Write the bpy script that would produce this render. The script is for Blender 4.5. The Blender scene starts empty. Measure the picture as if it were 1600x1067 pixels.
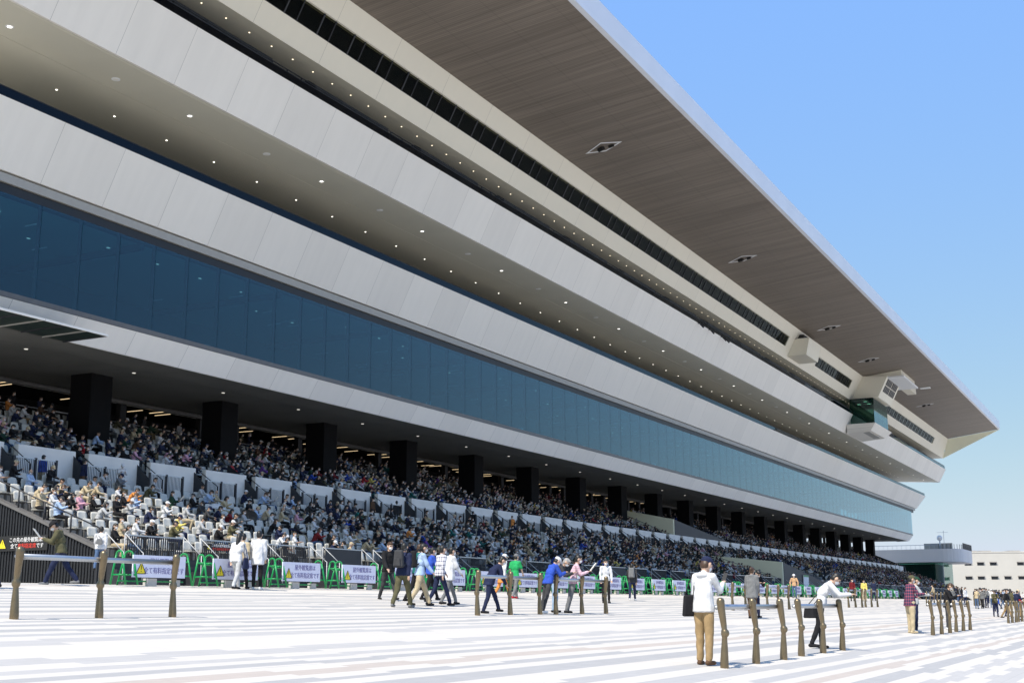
import bpy, math, random
import numpy as np
from mathutils import Matrix, Vector
random.seed(7)
rng = np.random.default_rng(7)
SC = bpy.context.scene
COL = SC.collection
PI = math.pi

# ---------------------------------------------------------------- camera, world, sun, exposure
cam = bpy.data.cameras.new('camera')
cam.sensor_width = 36.0
cam.lens = 1951.98 / 1600 * 36
cam.clip_start = .1
cam.clip_end = 6000
co = bpy.data.objects.new('camera', cam)
COL.objects.link(co)
yaw, pit, rol = .476887, .2089845, -.0044020
fw = Vector((math.cos(yaw)*math.cos(pit), math.sin(yaw)*math.cos(pit), math.sin(pit)))
rt = Vector((math.sin(yaw), -math.cos(yaw), 0))
up = rt.cross(fw)
r2 = rt*math.cos(rol) + up*math.sin(rol)
u2 = -rt*math.sin(rol) + up*math.cos(rol)
co.matrix_world = Matrix(((r2.x, u2.x, -fw.x, 0), (r2.y, u2.y, -fw.y, 0), (r2.z, u2.z, -fw.z, 1.55), (0, 0, 0, 1)))
SC.camera = co

SUNV = Vector((-.70, .06, 1)).normalized()          # direction towards the sun
world = bpy.data.worlds.new('World')
SC.world = world
world.use_nodes = True
wn = world.node_tree.nodes
bg = wn['Background']
sky = wn.new('ShaderNodeTexSky')
sky.sky_type = 'NISHITA'
sky.sun_disc = False
sky.sun_elevation = math.asin(SUNV.z)
sky.sun_rotation = math.atan2(SUNV.x, SUNV.y)
sky.altitude = 50
sky.air_density = 1.0
sky.dust_density = .6
sky.ozone_density = 2.2
gm = wn.new('ShaderNodeVectorMath')     # thins the bright horizon haze of the physical sky
gm.operation = 'MULTIPLY_ADD'
gm.inputs[1].default_value = (.30, .185, -.165)
gm.inputs[2].default_value = (.58, 1.43, 4.12)
world.node_tree.links.new(sky.outputs[0], gm.inputs[0])
world.node_tree.links.new(gm.outputs[0], bg.inputs[0])
bg.inputs[1].default_value = .15
sl = bpy.data.lights.new('sun', 'SUN')
sl.energy = 3.3
sl.angle = math.radians(.5)
sl.color = (1, .93, .83)
so = bpy.data.objects.new('sun', sl)
COL.objects.link(so)
so.rotation_euler = SUNV.to_track_quat('Z', 'Y').to_euler()
SC.view_settings.view_transform = 'Standard'
SC.view_settings.look = 'None'
SC.view_settings.gamma = 1
SC.view_settings.exposure = .90
SC.render.resolution_x = 1024
SC.render.resolution_y = 682
SC.cycles.max_bounces = 8

# ---------------------------------------------------------------- materials
def nodes(m):
    return m.node_tree.nodes, m.node_tree.links

def mat(name, col, rough=.6, metal=0, noise=.08, scale=3.0, emis=0, spec=.5, bump=0, aniso=(1, 1, 1)):
    m = bpy.data.materials.new(name)
    m.use_nodes = True
    N, L = nodes(m)
    b = N['Principled BSDF']
    b.inputs['Base Color'].default_value = (*col, 1)
    b.inputs['Roughness'].default_value = rough
    b.inputs['Metallic'].default_value = metal
    b.inputs['Specular IOR Level'].default_value = spec
    if noise:
        tc = N.new('ShaderNodeTexCoord')
        mp = N.new('ShaderNodeMapping')
        mp.inputs['Scale'].default_value = aniso
        n = N.new('ShaderNodeTexNoise')
        n.inputs['Scale'].default_value = scale
        n.inputs['Detail'].default_value = 4
        rp = N.new('ShaderNodeValToRGB')
        rp.color_ramp.elements[0].position = .3
        rp.color_ramp.elements[1].position = .7
        rp.color_ramp.elements[0].color = (*[max(0, c*(1-noise)) for c in col], 1)
        rp.color_ramp.elements[1].color = (*[min(1, c*(1+noise)) for c in col], 1)
        L.new(tc.outputs['Object'], mp.inputs[0])
        L.new(mp.outputs[0], n.inputs['Vector'])
        L.new(n.outputs[0], rp.inputs[0])
        L.new(rp.outputs[0], b.inputs['Base Color'])
        if bump:
            bp = N.new('ShaderNodeBump')
            bp.inputs['Strength'].default_value = bump
            bp.inputs['Distance'].default_value = .02
            L.new(n.outputs[0], bp.inputs['Height'])
            L.new(bp.outputs[0], b.inputs['Normal'])
    if emis:
        b.inputs['Emission Color'].default_value = (*col, 1)
        b.inputs['Emission Strength'].default_value = emis
    return m

def math_node(N, L, op, a, b=None):
    n = N.new('ShaderNodeMath')
    n.operation = op
    for i, v in enumerate((a, b)):
        if v is None:
            continue
        if isinstance(v, (int, float)):
            n.inputs[i].default_value = v
        else:
            L.new(v, n.inputs[i])
    return n.outputs[0]

def panel_mat(name, col, off, pitch=4.0, rough=.55, dirt=.075):
    """cladding with narrow joints every `pitch` metres along the stand and faint weather streaks"""
    m = mat(name, col, rough, noise=0)
    N, L = nodes(m)
    b = N['Principled BSDF']
    tc = N.new('ShaderNodeTexCoord')
    sp = N.new('ShaderNodeSeparateXYZ')
    L.new(tc.outputs['Object'], sp.inputs[0])
    x = math_node(N, L, 'SUBTRACT', math_node(N, L, 'ADD', sp.outputs[0], 150.0), off)
    md = math_node(N, L, 'FLOORED_MODULO', x, pitch)
    j1 = math_node(N, L, 'LESS_THAN', md, .028)
    cell = math_node(N, L, 'FLOOR', math_node(N, L, 'DIVIDE', x, pitch))
    wnz = N.new('ShaderNodeTexWhiteNoise')
    wnz.noise_dimensions = '1D'
    L.new(cell, wnz.inputs['W'])
    n = N.new('ShaderNodeTexNoise')
    n.inputs['Scale'].default_value = 1.2
    n.inputs['Detail'].default_value = 5
    mp = N.new('ShaderNodeMapping')
    mp.inputs['Scale'].default_value = (1.6, .25, .25)
    L.new(tc.outputs['Object'], mp.inputs[0])
    L.new(mp.outputs[0], n.inputs['Vector'])
    v = math_node(N, L, 'ADD', math_node(N, L, 'MULTIPLY', wnz.outputs[0], dirt), math_node(N, L, 'MULTIPLY', n.outputs[0], dirt*1.6))
    v = math_node(N, L, 'SUBTRACT', 1.0 + dirt, v)
    v = math_node(N, L, 'MULTIPLY', v, math_node(N, L, 'SUBTRACT', 1.0, math_node(N, L, 'MULTIPLY', j1, .42)))
    mx = N.new('ShaderNodeVectorMath')
    mx.operation = 'SCALE'
    mx.inputs[0].default_value = col
    L.new(v, mx.inputs['Scale'])
    L.new(mx.outputs[0], b.inputs['Base Color'])
    return m

M = {}
M['clad_low'] = panel_mat('pale_metal_cladding_low', (.90, .865, .80), 3.6)
M['clad'] = panel_mat('pale_metal_cladding', (.78, .75, .685), .6)
M['clad_warm'] = panel_mat('warm_white_cladding', (.74, .70, .58), 1.4, 6.0, dirt=.03)
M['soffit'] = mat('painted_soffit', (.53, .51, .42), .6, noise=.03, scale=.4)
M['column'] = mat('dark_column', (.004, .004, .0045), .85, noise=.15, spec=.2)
M['hall_lamp'] = mat('hall_lamp', (1, .95, .85), .4, noise=0, emis=.35)
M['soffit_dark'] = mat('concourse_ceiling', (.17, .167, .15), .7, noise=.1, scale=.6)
M['strip'] = mat('stone_grey_strip', (.36, .35, .32), .5, noise=.04)
M['bronze'] = mat('bronze_sill', (.13, .125, .12), .4, noise=.1)
M['black'] = mat('black_metal', (.012, .013, .015), .45, noise=.1)
M['charcoal'] = mat('charcoal_panel', (.020, .022, .027), .55, noise=.1, scale=1.5)
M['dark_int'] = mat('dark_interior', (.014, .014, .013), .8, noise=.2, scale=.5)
M['concrete'] = mat('terrace_concrete', (.30, .30, .29), .85, noise=.15, scale=1.5)
M['concrete_wall'] = mat('grey_concrete_wall', (.78, .76, .71), .8, noise=.07, scale=.9)
M['cream'] = mat('cream_wall', (.80, .78, .58), .7, noise=.03, scale=.6)
M['roofmetal'] = mat('roof_edge_metal', (.70, .73, .78), .4, noise=.03, scale=.3)
M['white_lamp'] = mat('lamp_white', (1, .96, .86), .4, noise=0, emis=1.5)
M['warm_lamp'] = mat('lamp_warm', (1, .86, .62), .4, noise=0, emis=1.1)
M['tube_lamp'] = mat('tube_lamp_warm', (1, .74, .42), .4, noise=0, emis=.7)
M['lamp_off'] = mat('unlit_lamp', (.75, .74, .68), .3, noise=0)
M['silver'] = mat('brushed_steel', (.46, .48, .50), .32, metal=.85, noise=.05)
M['white_rail'] = mat('white_handrail', (.52, .53, .54), .35, noise=.03)
M['post_bronze'] = mat('bronze_post_paint', (.20, .155, .095), .34, metal=.7, noise=.10, scale=9)
M['green'] = mat('green_plastic', (.0, .25, .06), .4, noise=.08)
M['board_white'] = mat('printed_white_board', (.76, .76, .88), .5, noise=.02)
M['ink'] = mat('violet_ink', (.16, .13, .34), .6, noise=0)
M['white_ink'] = mat('white_ink', (.85, .85, .85), .6, noise=0)
M['red_ink'] = mat('red_ink', (.75, .06, .04), .6, noise=0)
M['yellow'] = mat('warning_yellow', (.85, .68, .02), .5, noise=.02)
M['cream_bld'] = mat('cream_painted_concrete', (.48, .465, .43), .85, noise=.04, scale=.25)
M['balcony'] = panel_mat('grey_balcony_cladding', (.60, .59, .60), 0, 3.0)
M['equip'] = mat('black_equipment', (.012, .012, .012), .6, noise=0)
M['white'] = mat('white_paint', (.78, .79, .80), .5, noise=.02)
M['shade'] = mat('window_hood', (.34, .32, .30), .8, noise=.05)

def wood_mat():
    m = mat('timber_louvre_soffit', (.2, .17, .15), .6, noise=0)
    N, L = nodes(m)
    b = N['Principled BSDF']
    tc = N.new('ShaderNodeTexCoord')
    outs = []
    for sc, sy in ((4.5, .12), (1.3, .08)):
        mp = N.new('ShaderNodeMapping')
        mp.inputs['Scale'].default_value = (sc, sy, .05)
        n = N.new('ShaderNodeTexNoise')
        n.inputs['Scale'].default_value = 1.0
        n.inputs['Detail'].default_value = 5
        L.new(tc.outputs['Object'], mp.inputs[0])
        L.new(mp.outputs[0], n.inputs['Vector'])
        outs.append(n.outputs[0])
    sp = N.new('ShaderNodeSeparateXYZ')
    L.new(tc.outputs['Object'], sp.inputs[0])
    md = math_node(N, L, 'FLOORED_MODULO', sp.outputs[0], .2)
    gap = math_node(N, L, 'LESS_THAN', md, .035)
    my = math_node(N, L, 'FLOORED_MODULO', sp.outputs[1], 3.35)
    gy = math_node(N, L, 'LESS_THAN', my, .035)
    v = math_node(N, L, 'ADD', math_node(N, L, 'MULTIPLY', outs[0], .65), math_node(N, L, 'MULTIPLY', outs[1], .35))
    rp = N.new('ShaderNodeValToRGB')
    rp.color_ramp.elements[0].position = .36
    rp.color_ramp.elements[0].color = (.150, .124, .099, 1)
    rp.color_ramp.elements[1].position = .64
    rp.color_ramp.elements[1].color = (.235, .198, .160, 1)
    L.new(v, rp.inputs[0])
    mx = N.new('ShaderNodeVectorMath')
    mx.operation = 'SCALE'
    L.new(rp.outputs[0], mx.inputs[0])
    k = math_node(N, L, 'SUBTRACT', 1.0, math_node(N, L, 'MULTIPLY', math_node(N, L, 'MAXIMUM', gap, gy), .3))
    L.new(k, mx.inputs['Scale'])
    L.new(mx.outputs[0], b.inputs['Base Color'])
    return m
M['wood'] = wood_mat()

def paving_mat():
    """light paving: slabs laid in courses along the stand, courses grouped into white, grey and pinkish strips"""
    m = mat('striped_paving', (.6, .6, .6), .8, noise=0)
    N, L = nodes(m)
    b = N['Principled BSDF']
    tc = N.new('ShaderNodeTexCoord')
    sp = N.new('ShaderNodeSeparateXYZ')
    L.new(tc.outputs['Object'], sp.inputs[0])
    X, Y = sp.outputs[0], sp.outputs[1]
    def wn1(v):
        w = N.new('ShaderNodeTexWhiteNoise')
        w.noise_dimensions = '1D'
        L.new(v, w.inputs['W'])
        return w.outputs[0]
    def wn2(a, c):
        w = N.new('ShaderNodeTexWhiteNoise')
        w.noise_dimensions = '2D'
        cb = N.new('ShaderNodeCombineXYZ')
        L.new(a, cb.inputs[0]); L.new(c, cb.inputs[1])
        L.new(cb.outputs[0], w.inputs['Vector'])
        return w.outputs[0]
    # strips 0.6 m wide whose edge steps by one course where slabs interlock
    blk = math_node(N, L, 'FLOOR', math_node(N, L, 'DIVIDE', X, 1.5))
    Y = math_node(N, L, 'ADD', Y, math_node(N, L, 'ADD', math_node(N, L, 'MULTIPLY', math_node(N, L, 'SINE', math_node(N, L, 'MULTIPLY', Y, 1.3)), .20), math_node(N, L, 'MULTIPLY', math_node(N, L, 'SINE', math_node(N, L, 'MULTIPLY', Y, 3.7)), .07)))
    strip0 = math_node(N, L, 'FLOOR', math_node(N, L, 'DIVIDE', Y, 1.2))
    st = math_node(N, L, 'GREATER_THAN', wn2(blk, strip0), .72)
    ysh = math_node(N, L, 'ADD', Y, math_node(N, L, 'MULTIPLY', st, .14))
    s = math_node(N, L, 'FLOOR', math_node(N, L, 'DIVIDE', ysh, .36))
    odd = math_node(N, L, 'FLOORED_MODULO', s, 2.0)
    tone = math_node(N, L, 'MULTIPLY', wn1(s), odd)      # every other course is white, the rest vary
    rp = N.new('ShaderNodeValToRGB')
    rp.color_ramp.interpolation = 'CONSTANT'
    e = rp.color_ramp.elements
    e[0].position = 0; e[0].color = (.56, .525, .47, 1)
    e[1].position = .15; e[1].color = (.37, .362, .35, 1)
    for p, c in ((.45, (.43, .415, .395, 1)), (.62, (.45, .395, .345, 1)), (.82, (.40, .39, .375, 1))):
        x = e.new(p); x.color = c
    L.new(tone, rp.inputs[0])
    # slab joints and slab to slab variation
    fx = math_node(N, L, 'FLOORED_MODULO', X, .3)
    fy = math_node(N, L, 'FLOORED_MODULO', Y, .1533)
    jt = math_node(N, L, 'MAXIMUM', math_node(N, L, 'LESS_THAN', fx, .006), math_node(N, L, 'LESS_THAN', fy, .006))
    slab = wn2(math_node(N, L, 'FLOOR', math_node(N, L, 'DIVIDE', X, .3)), math_node(N, L, 'FLOOR', math_node(N, L, 'DIVIDE', Y, .1533)))
    n = N.new('ShaderNodeTexNoise')
    n.inputs['Scale'].default_value = .5
    n.inputs['Detail'].default_value = 6
    L.new(tc.outputs['Object'], n.inputs['Vector'])
    v = math_node(N, L, 'ADD', 1.0, math_node(N, L, 'MULTIPLY', math_node(N, L, 'SUBTRACT', slab, .5), .05))
    v = math_node(N, L, 'ADD', v, math_node(N, L, 'MULTIPLY', math_node(N, L, 'SUBTRACT', n.outputs[0], .5), .03))
    v = math_node(N, L, 'SUBTRACT', v, math_node(N, L, 'MULTIPLY', jt, .15))
    mx = N.new('ShaderNodeVectorMath')
    mx.operation = 'SCALE'
    L.new(rp.outputs[0], mx.inputs[0])
    L.new(v, mx.inputs['Scale'])
    L.new(mx.outputs[0], b.inputs['Base Color'])
    return m
M['paving'] = paving_mat()

def glass_mat(name, tint, clear, rough=.02, ior=1.5, boost=1.0):
    """thin architectural glass: tinted see-through mixed with a mirror layer by Fresnel"""
    m = bpy.data.materials.new(name)
    m.use_nodes = True
    N, L = nodes(m)
    for n in list(N):
        if n.type == 'BSDF_PRINCIPLED':
            N.remove(n)
    out = [n for n in N if n.type == 'OUTPUT_MATERIAL'][0]
    tr = N.new('ShaderNodeBsdfTransparent')
    tr.inputs[0].default_value = (*clear, 1)
    df = N.new('ShaderNodeBsdfDiffuse')
    df.inputs[0].default_value = (*tint, 1)
    m1 = N.new('ShaderNodeMixShader')
    m1.inputs[0].default_value = .14
    L.new(tr.outputs[0], m1.inputs[1]); L.new(df.outputs[0], m1.inputs[2])
    gl = N.new('ShaderNodeBsdfGlossy')
    gl.inputs['Roughness'].default_value = rough
    gl.inputs[0].default_value = (.8, .93, 1, 1)
    fr = N.new('ShaderNodeFresnel')
    ge = N.new('ShaderNodeNewGeometry')
    io = math_node(N, L, 'ADD', ior, math_node(N, L, 'MULTIPLY', ge.outputs['Backfacing'], 1/ior-ior))
    L.new(io, fr.inputs[0])
    m2 = N.new('ShaderNodeMixShader')
    L.new(math_node(N, L, 'MINIMUM', math_node(N, L, 'MULTIPLY', fr.outputs[0], boost), 1.0), m2.inputs[0])   # double glazing mirrors more
    L.new(m1.outputs[0], m2.inputs[1]); L.new(gl.outputs[0], m2.inputs[2])
    L.new(m2.outputs[0], out.inputs[0])
    return m
M['glass'] = glass_mat('blue_tinted_glass', (.010, .044, .080), (.42, .70, .78), ior=1.42, boost=1.5)
M['rail_glass'] = glass_mat('dark_rail_glass', (.008, .01, .022), (.10, .11, .15), ior=1.3)
M['green_glass'] = glass_mat('green_glass', (.02, .07, .055), (.25, .45, .38))
M['louvre'] = mat('dark_green_louvre', (.022, .036, .030), .5, noise=.1)
M['win_glass'] = glass_mat('smoked_window_glass', (.01, .01, .01), (.6, .6, .5), ior=1.08)

# ---------------------------------------------------------------- mesh helpers
class MB:
    def __init__(s):
        s.v = []; s.f = []; s.m = []; s.mats = []
    def mi(s, m):
        if m not in s.mats:
            s.mats.append(m)
        return s.mats.index(m)
    def add(s, vs, fs, m):
        o = len(s.v); i = s.mi(m)
        s.v += [tuple(v) for v in vs]
        for f in fs:
            s.f.append(tuple(o+k for k in f)); s.m.append(i)
    def box(s, a, b, m):
        (x0, y0, z0), (x1, y1, z1) = a, b
        s.add([(x0,y0,z0),(x1,y0,z0),(x1,y1,z0),(x0,y1,z0),(x0,y0,z1),(x1,y0,z1),(x1,y1,z1),(x0,y1,z1)],
              [(0,3,2,1),(4,5,6,7),(0,1,5,4),(1,2,6,5),(2,3,7,6),(3,0,4,7)], m)
    def hexa(s, p, m):
        s.add(p, [(0,3,2,1),(4,5,6,7),(0,1,5,4),(1,2,6,5),(2,3,7,6),(3,0,4,7)], m)
    def extr(s, prof, x0, x1, m):
        """prof: (y, z) closed polygon, x0/x1 scalars or one per profile point"""
        n = len(prof)
        a = x0 if hasattr(x0, '__len__') else [x0]*n
        b = x1 if hasattr(x1, '__len__') else [x1]*n
        vs = [(a[i], p[0], p[1]) for i, p in enumerate(prof)] + [(b[i], p[0], p[1]) for i, p in enumerate(prof)]
        fs = [(i, (i+1) % n, n+(i+1) % n, n+i) for i in range(n)]
        fs += [tuple(range(n-1, -1, -1)), tuple(range(n, 2*n))]
        s.add(vs, fs, m)
    def tube(s, a, b, ra, m, rb=None, n=8, cap=True):
        rb = ra if rb is None else rb
        a = Vector(a); b = Vector(b); d = (b-a).normalized()
        u = d.orthogonal().normalized(); w = d.cross(u)
        vs = []
        for p, r in ((a, ra), (b, rb)):
            for k in range(n):
                t = 2*PI*k/n
                vs.append(p + (u*math.cos(t)+w*math.sin(t))*r)
        fs = [(k, (k+1) % n, n+(k+1) % n, n+k) for k in range(n)]
        if cap:
            fs += [tuple(range(n-1, -1, -1)), tuple(range(n, 2*n))]
        s.add(vs, fs, m)
    def lathe(s, prof, m, n=14, cx=None):
        """prof: (r, z, dx, dy) rings going up"""
        vs = []
        for r, z, dx, dy in prof:
            for k in range(n):
                t = 2*PI*k/n
                vs.append((dx+r*math.cos(t), dy+r*math.sin(t), z))
        fs = []
        for i in range(len(prof)-1):
            for k in range(n):
                fs.append((i*n+k, i*n+(k+1) % n, (i+1)*n+(k+1) % n, (i+1)*n+k))
        fs.append(tuple(range(n-1, -1, -1)))
        fs.append(tuple((len(prof)-1)*n+k for k in range(n)))
        s.add(vs, fs, m)
    def mesh(s, name, smooth=False):
        me = bpy.data.meshes.new(name)
        me.from_pydata(s.v, [], s.f)
        for m in s.mats:
            me.materials.append(m)
        me.polygons.foreach_set('material_index', s.m)
        if smooth:
            me.polygons.foreach_set('use_smooth', [True]*len(s.f))
        me.update()
        return me
    def build(s, name, parent=None, loc=(0, 0, 0), smooth=False, bevel=0):
        o = bpy.data.objects.new(name, s.mesh(name, smooth))
        COL.objects.link(o)
        o.location = loc
        if parent:
            o.parent = parent
        if bevel:
            bv = o.modifiers.new('bevel', 'BEVEL')
            bv.width = bevel; bv.segments = 2; bv.limit_method = 'ANGLE'
        return o

def tag(o, label=None, cat=None, group=None, kind=None):
    if label: o['label'] = label
    if cat: o['category'] = cat
    if group: o['group'] = group
    if kind: o['kind'] = kind
    return o

def empty(name, loc=(0, 0, 0), rz=0, label=None, cat=None, group=None):
    o = bpy.data.objects.new(name, None)
    COL.objects.link(o)
    o.location = loc
    o.rotation_euler = (0, 0, rz)
    o.empty_display_size = .2
    return tag(o, label, cat, group)

def link_copy(src, parent, loc=None, rz=None):
    c = src.copy()
    COL.objects.link(c)
    c.parent = parent
    if loc is not None:
        c.location = loc
    if rz is not None:
        c.rotation_euler = (0, 0, rz)
    return c

def copy_tree(o, parent=None):
    kids = [c for c in bpy.data.objects if c.parent == o]
    c = o.copy()
    COL.objects.link(c)
    c.parent = parent
    for k in kids:
        copy_tree(k, c)
    return c

def text_mesh(body, size, align='CENTER'):
    cu = bpy.data.curves.new('lettering', 'FONT')
    cu.body = body
    cu.size = size
    cu.align_x = align
    cu.align_y = 'CENTER'
    cu.resolution_u = 2
    cu.extrude = .002
    o = bpy.data.objects.new('tmp', cu)
    COL.objects.link(o)
    dg = bpy.context.evaluated_depsgraph_get()
    me = bpy.data.meshes.new_from_object(o.evaluated_get(dg))
    bpy.data.objects.remove(o)
    return me

def GZ(y):
    """height of the plaza, which rises towards the stand"""
    return .01 + .0875*max(0, min(y, 24.6))

# ---------------------------------------------------------------- plaza
b = MB()
ys = [-2500, -300, -60, 0, 6, 12, 18, 24.6, 40, 60, 400, 3000]
xs = [-2500, -300, -40, 0, 50, 100, 200, 400, 900, 4000]
vs = [(x, y, GZ(y)) for y in ys for x in xs]
fs = [(j*len(xs)+i, j*len(xs)+i+1, (j+1)*len(xs)+i+1, (j+1)*len(xs)+i) for j in range(len(ys)-1) for i in range(len(xs)-1)]
b.add(vs, fs, M['paving'])
tag(b.build('plaza'), kind='structure')
# ---------------------------------------------------------------- grandstand
XL = 33.0
GS = empty('grandstand', (150, 36.6, 2.16), 0, 'huge white racecourse grandstand with four cantilevered tiers, blue glass front and timber roof soffit', 'grandstand')
GP = Vector(GS.location)
def gpart(mb, name, **k):
    o = mb.build(name, **k)
    o.data.transform(Matrix.Translation(-GP))
    o.parent = GS
    return o
def gcopy(me_ob, off):
    c = me_ob.copy(); COL.objects.link(c); c.parent = GS; c.location = off
    return c

def shift_mats():
    pass

# materials use object coordinates = world - GP.x ; joints were given in world X
GX = GP.x

# roof
b = MB()
b.extr([(28.6, 37.5), (28.6, 39.2), (52, 42.5), (62, 42.5), (62, 36.6), (39.36, 36.38)], XL, [278, 278, 276, 276, 280, 280], M['roofmetal'])
roof = gpart(b, 'roof')
b = MB()
b.extr([(28.95, 37.43), (39.36, 36.345), (39.36, 36.365), (28.95, 37.45)], XL+.1, [277.6, 279.6, 279.6, 277.6], M['wood'])
gpart(b, 'timber_soffit')
# end fin closing the roof wedge
b = MB()
b.add([(278.0, 28.7, 37.45), (280.0, 39.36, 36.36), (283.6, 41.3, 32.66), (278.3, 28.7, 37.45), (280.3, 39.36, 36.36), (283.9, 41.3, 32.66)],
      [(0, 1, 2), (5, 4, 3), (0, 3, 4, 1), (1, 4, 5, 2), (2, 5, 3, 0)], M['cream'])
gpart(b, 'roof_end_wall')

# F4: upper warm fascia with the press window strip
def F4(z):  # Y on the leaning face
    return 41.3 - .52*(z-32.66)
b = MB()
b.extr([(F4(32.66), 32.66), (F4(33.88), 33.88), (F4(33.88)+.35, 33.88), (F4(32.66)+.5, 32.72)], XL, [283.6, 282.6, 282.6, 283.6], M['clad_warm'])
b.extr([(F4(35.1), 35.1), (F4(36.37), 36.37), (F4(36.37)+.35, 36.37), (F4(35.1)+.35, 35.1)], XL, [281.6, 280.4, 280.4, 281.6], M['clad_warm'])
gpart(b, 'upper_fascia')
# solid bays that interrupt the strip
segs = [(XL, 3.83*40.4), (4.20*40.4, 4.72*40.4), (5.28*40.4, 6.60*40.4)]
for a, c in [(segs[0][1], segs[1][0]), (segs[1][1], segs[2][0]), (segs[2][1], 281.9)]:
    b = MB(); b.extr([(F4(33.882), 33.882), (F4(35.098), 35.098), (F4(35.098)+.3, 35.098), (F4(33.882)+.3, 33.882)], a, c, M['clad_warm'])
    gpart(b, 'solid_bay')
wfirst = None
for a, c in segs:
    nwin = max(1, round((c-a)/3.07)); wl = (c-a)/nwin
    for i in range(nwin):
        if wfirst is None:
            b = MB()
            b.extr([(F4(33.9)+.12, 33.9), (F4(35.08)+.12, 35.08), (F4(35.08)+.14, 35.08), (F4(33.9)+.14, 33.9)], .09, 3.05, M['win_glass'])
            for q, wd in ((0, .09), (1.15, .05)):
                b.extr([(F4(33.9)+.06, 33.9), (F4(35.08)+.06, 35.08), (F4(35.08)+.15, 35.08), (F4(33.9)+.15, 33.9)], q, q+wd, M['charcoal'])
            b.extr([(F4(33.9)+.06, 33.9), (F4(33.9)+.04, 33.94), (F4(33.9)+.11, 33.94), (F4(33.9)+.12, 33.9)], .09, 3.05, M['bronze'])
            wfirst = gpart(b, 'window'); o = wfirst; o.location = (a, 0, 0)
            WO = Vector((0, 0, 0))
        else:
            o = wfirst.copy(); COL.objects.link(o); o.parent = GS
        o.location = (a+i*wl, 0, 0); o.scale = (1, 1, 1)
# room behind the strip
b = MB()
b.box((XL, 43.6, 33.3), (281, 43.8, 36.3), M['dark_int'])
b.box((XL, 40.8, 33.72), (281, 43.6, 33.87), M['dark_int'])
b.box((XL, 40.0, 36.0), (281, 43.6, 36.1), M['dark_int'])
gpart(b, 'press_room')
M['dim'] = mat('dim_room_wall', (.16, .155, .11), .8, noise=.1)
b = MB()
x = XL+1
while x < 280:
    w_ = random.uniform(1.2, 2.2)
    b.box((x, 42.6, 33.9), (x+w_, 42.7, random.uniform(34.7, 35.6)), M['dim'])
    if random.random() < .6:
        b.box((x+.1, 41.35, 33.9), (x+.75, 41.45, 34.02), M['white'])
        b.tube((x+1.3, 41.6, 34.3), (x+1.3, 41.9, 34.3), .3, M['equip'], n=10)
        b.box((x+1.25, 41.7, 33.87), (x+1.35, 41.8, 34.3), M['equip'])
    x += w_+random.uniform(.8, 1.8)
gpart(b, 'press_room_equipment')
# soffit below F4 and what is under it
b = MB()
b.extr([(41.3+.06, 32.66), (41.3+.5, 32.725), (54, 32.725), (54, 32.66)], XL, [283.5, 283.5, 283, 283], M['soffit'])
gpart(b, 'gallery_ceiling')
b = MB()
for k in range(20):
    x0 = 32.2+12*k
    if x0+8 < 280:
        b = MB(); b.box((max(XL, x0), 42.1, 28.2), (x0+8, 46, 31.85), M['equip'])
        b.extr([(42.1, 31.85), (46, 31.85), (46, 32.2), (42.6, 32.2)], max(XL, x0), [x0+8, x0+8, x0+7, x0+7], M['equip'])
        gpart(b, 'gallery_booth')
b = MB()
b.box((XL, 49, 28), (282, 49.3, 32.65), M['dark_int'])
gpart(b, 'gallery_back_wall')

# F3
b = MB()
b.extr([(42.2, 27.40), (40.8, 30.20), (41.15, 30.20), (42.22, 28.05), (58, 28.05), (58, 27.43), (42.55, 27.43)], XL, [282.7, 283.4, 283.4, 283, 272, 272, 282.5], M['clad'])
gpart(b, 'third_tier_fascia')
b = MB()
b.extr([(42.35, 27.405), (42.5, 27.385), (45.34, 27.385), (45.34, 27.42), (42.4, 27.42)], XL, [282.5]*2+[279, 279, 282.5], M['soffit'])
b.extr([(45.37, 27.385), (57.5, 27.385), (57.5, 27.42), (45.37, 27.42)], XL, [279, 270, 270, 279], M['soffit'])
gpart(b, 'third_tier_soffit')
# F2
b = MB()
b.extr([(46.6, 21.63), (45.2, 24.50), (45.55, 24.50), (46.62, 22.3), (62, 22.3), (62, 21.68), (47, 21.68)], XL, [278, 282, 282, 280, 268, 268, 277.5], M['clad'])
gpart(b, 'second_tier_fascia')
b = MB()
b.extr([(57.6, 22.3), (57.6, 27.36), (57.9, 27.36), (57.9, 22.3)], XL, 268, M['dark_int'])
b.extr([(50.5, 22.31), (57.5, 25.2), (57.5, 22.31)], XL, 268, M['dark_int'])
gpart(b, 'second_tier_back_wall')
b = MB()
b.extr([(46.72, 21.14), (46.72, 21.57), (47, 21.57), (47, 21.14)], XL, 277, M['strip'])
gpart(b, 'stone_strip')
b = MB()
b.extr([(46.86, 20.62), (46.86, 21.13), (47.3, 21.13), (47.3, 20.62)], XL, 275.5, M['black'])
gpart(b, 'glass_head_channel')
# curtain glass, one pane per panel with its fin
b = MB()
b.box((.012, 46.72, 15.95), (2.588, 46.76, 20.62), M['glass'])
b.box((-.03, 46.78, 15.95), (.03, 46.98, 20.62), M['charcoal'])
g0_ = gpart(b, 'glass_panel')
x = 40.95-2.6*3
i = 0
while x < 269.5:
    o = g0_ if i == 0 else g0_.copy()
    if i: COL.objects.link(o)
    o.location = (x, 0, 0); x += 2.6; i += 1
b = MB(); b.box((x+.012, 46.72, 15.95), (272, 46.76, 20.62), M['glass']); b.box((271.96, 46.8, 15.95), (272, 58, 20.62), M['glass'])
gpart(b, 'glass_corner')
b = MB()
b.box((XL, 46.66, 15.70), (272, 47.05, 15.945), M['bronze'])
gpart(b, 'bronze_sill')
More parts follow.
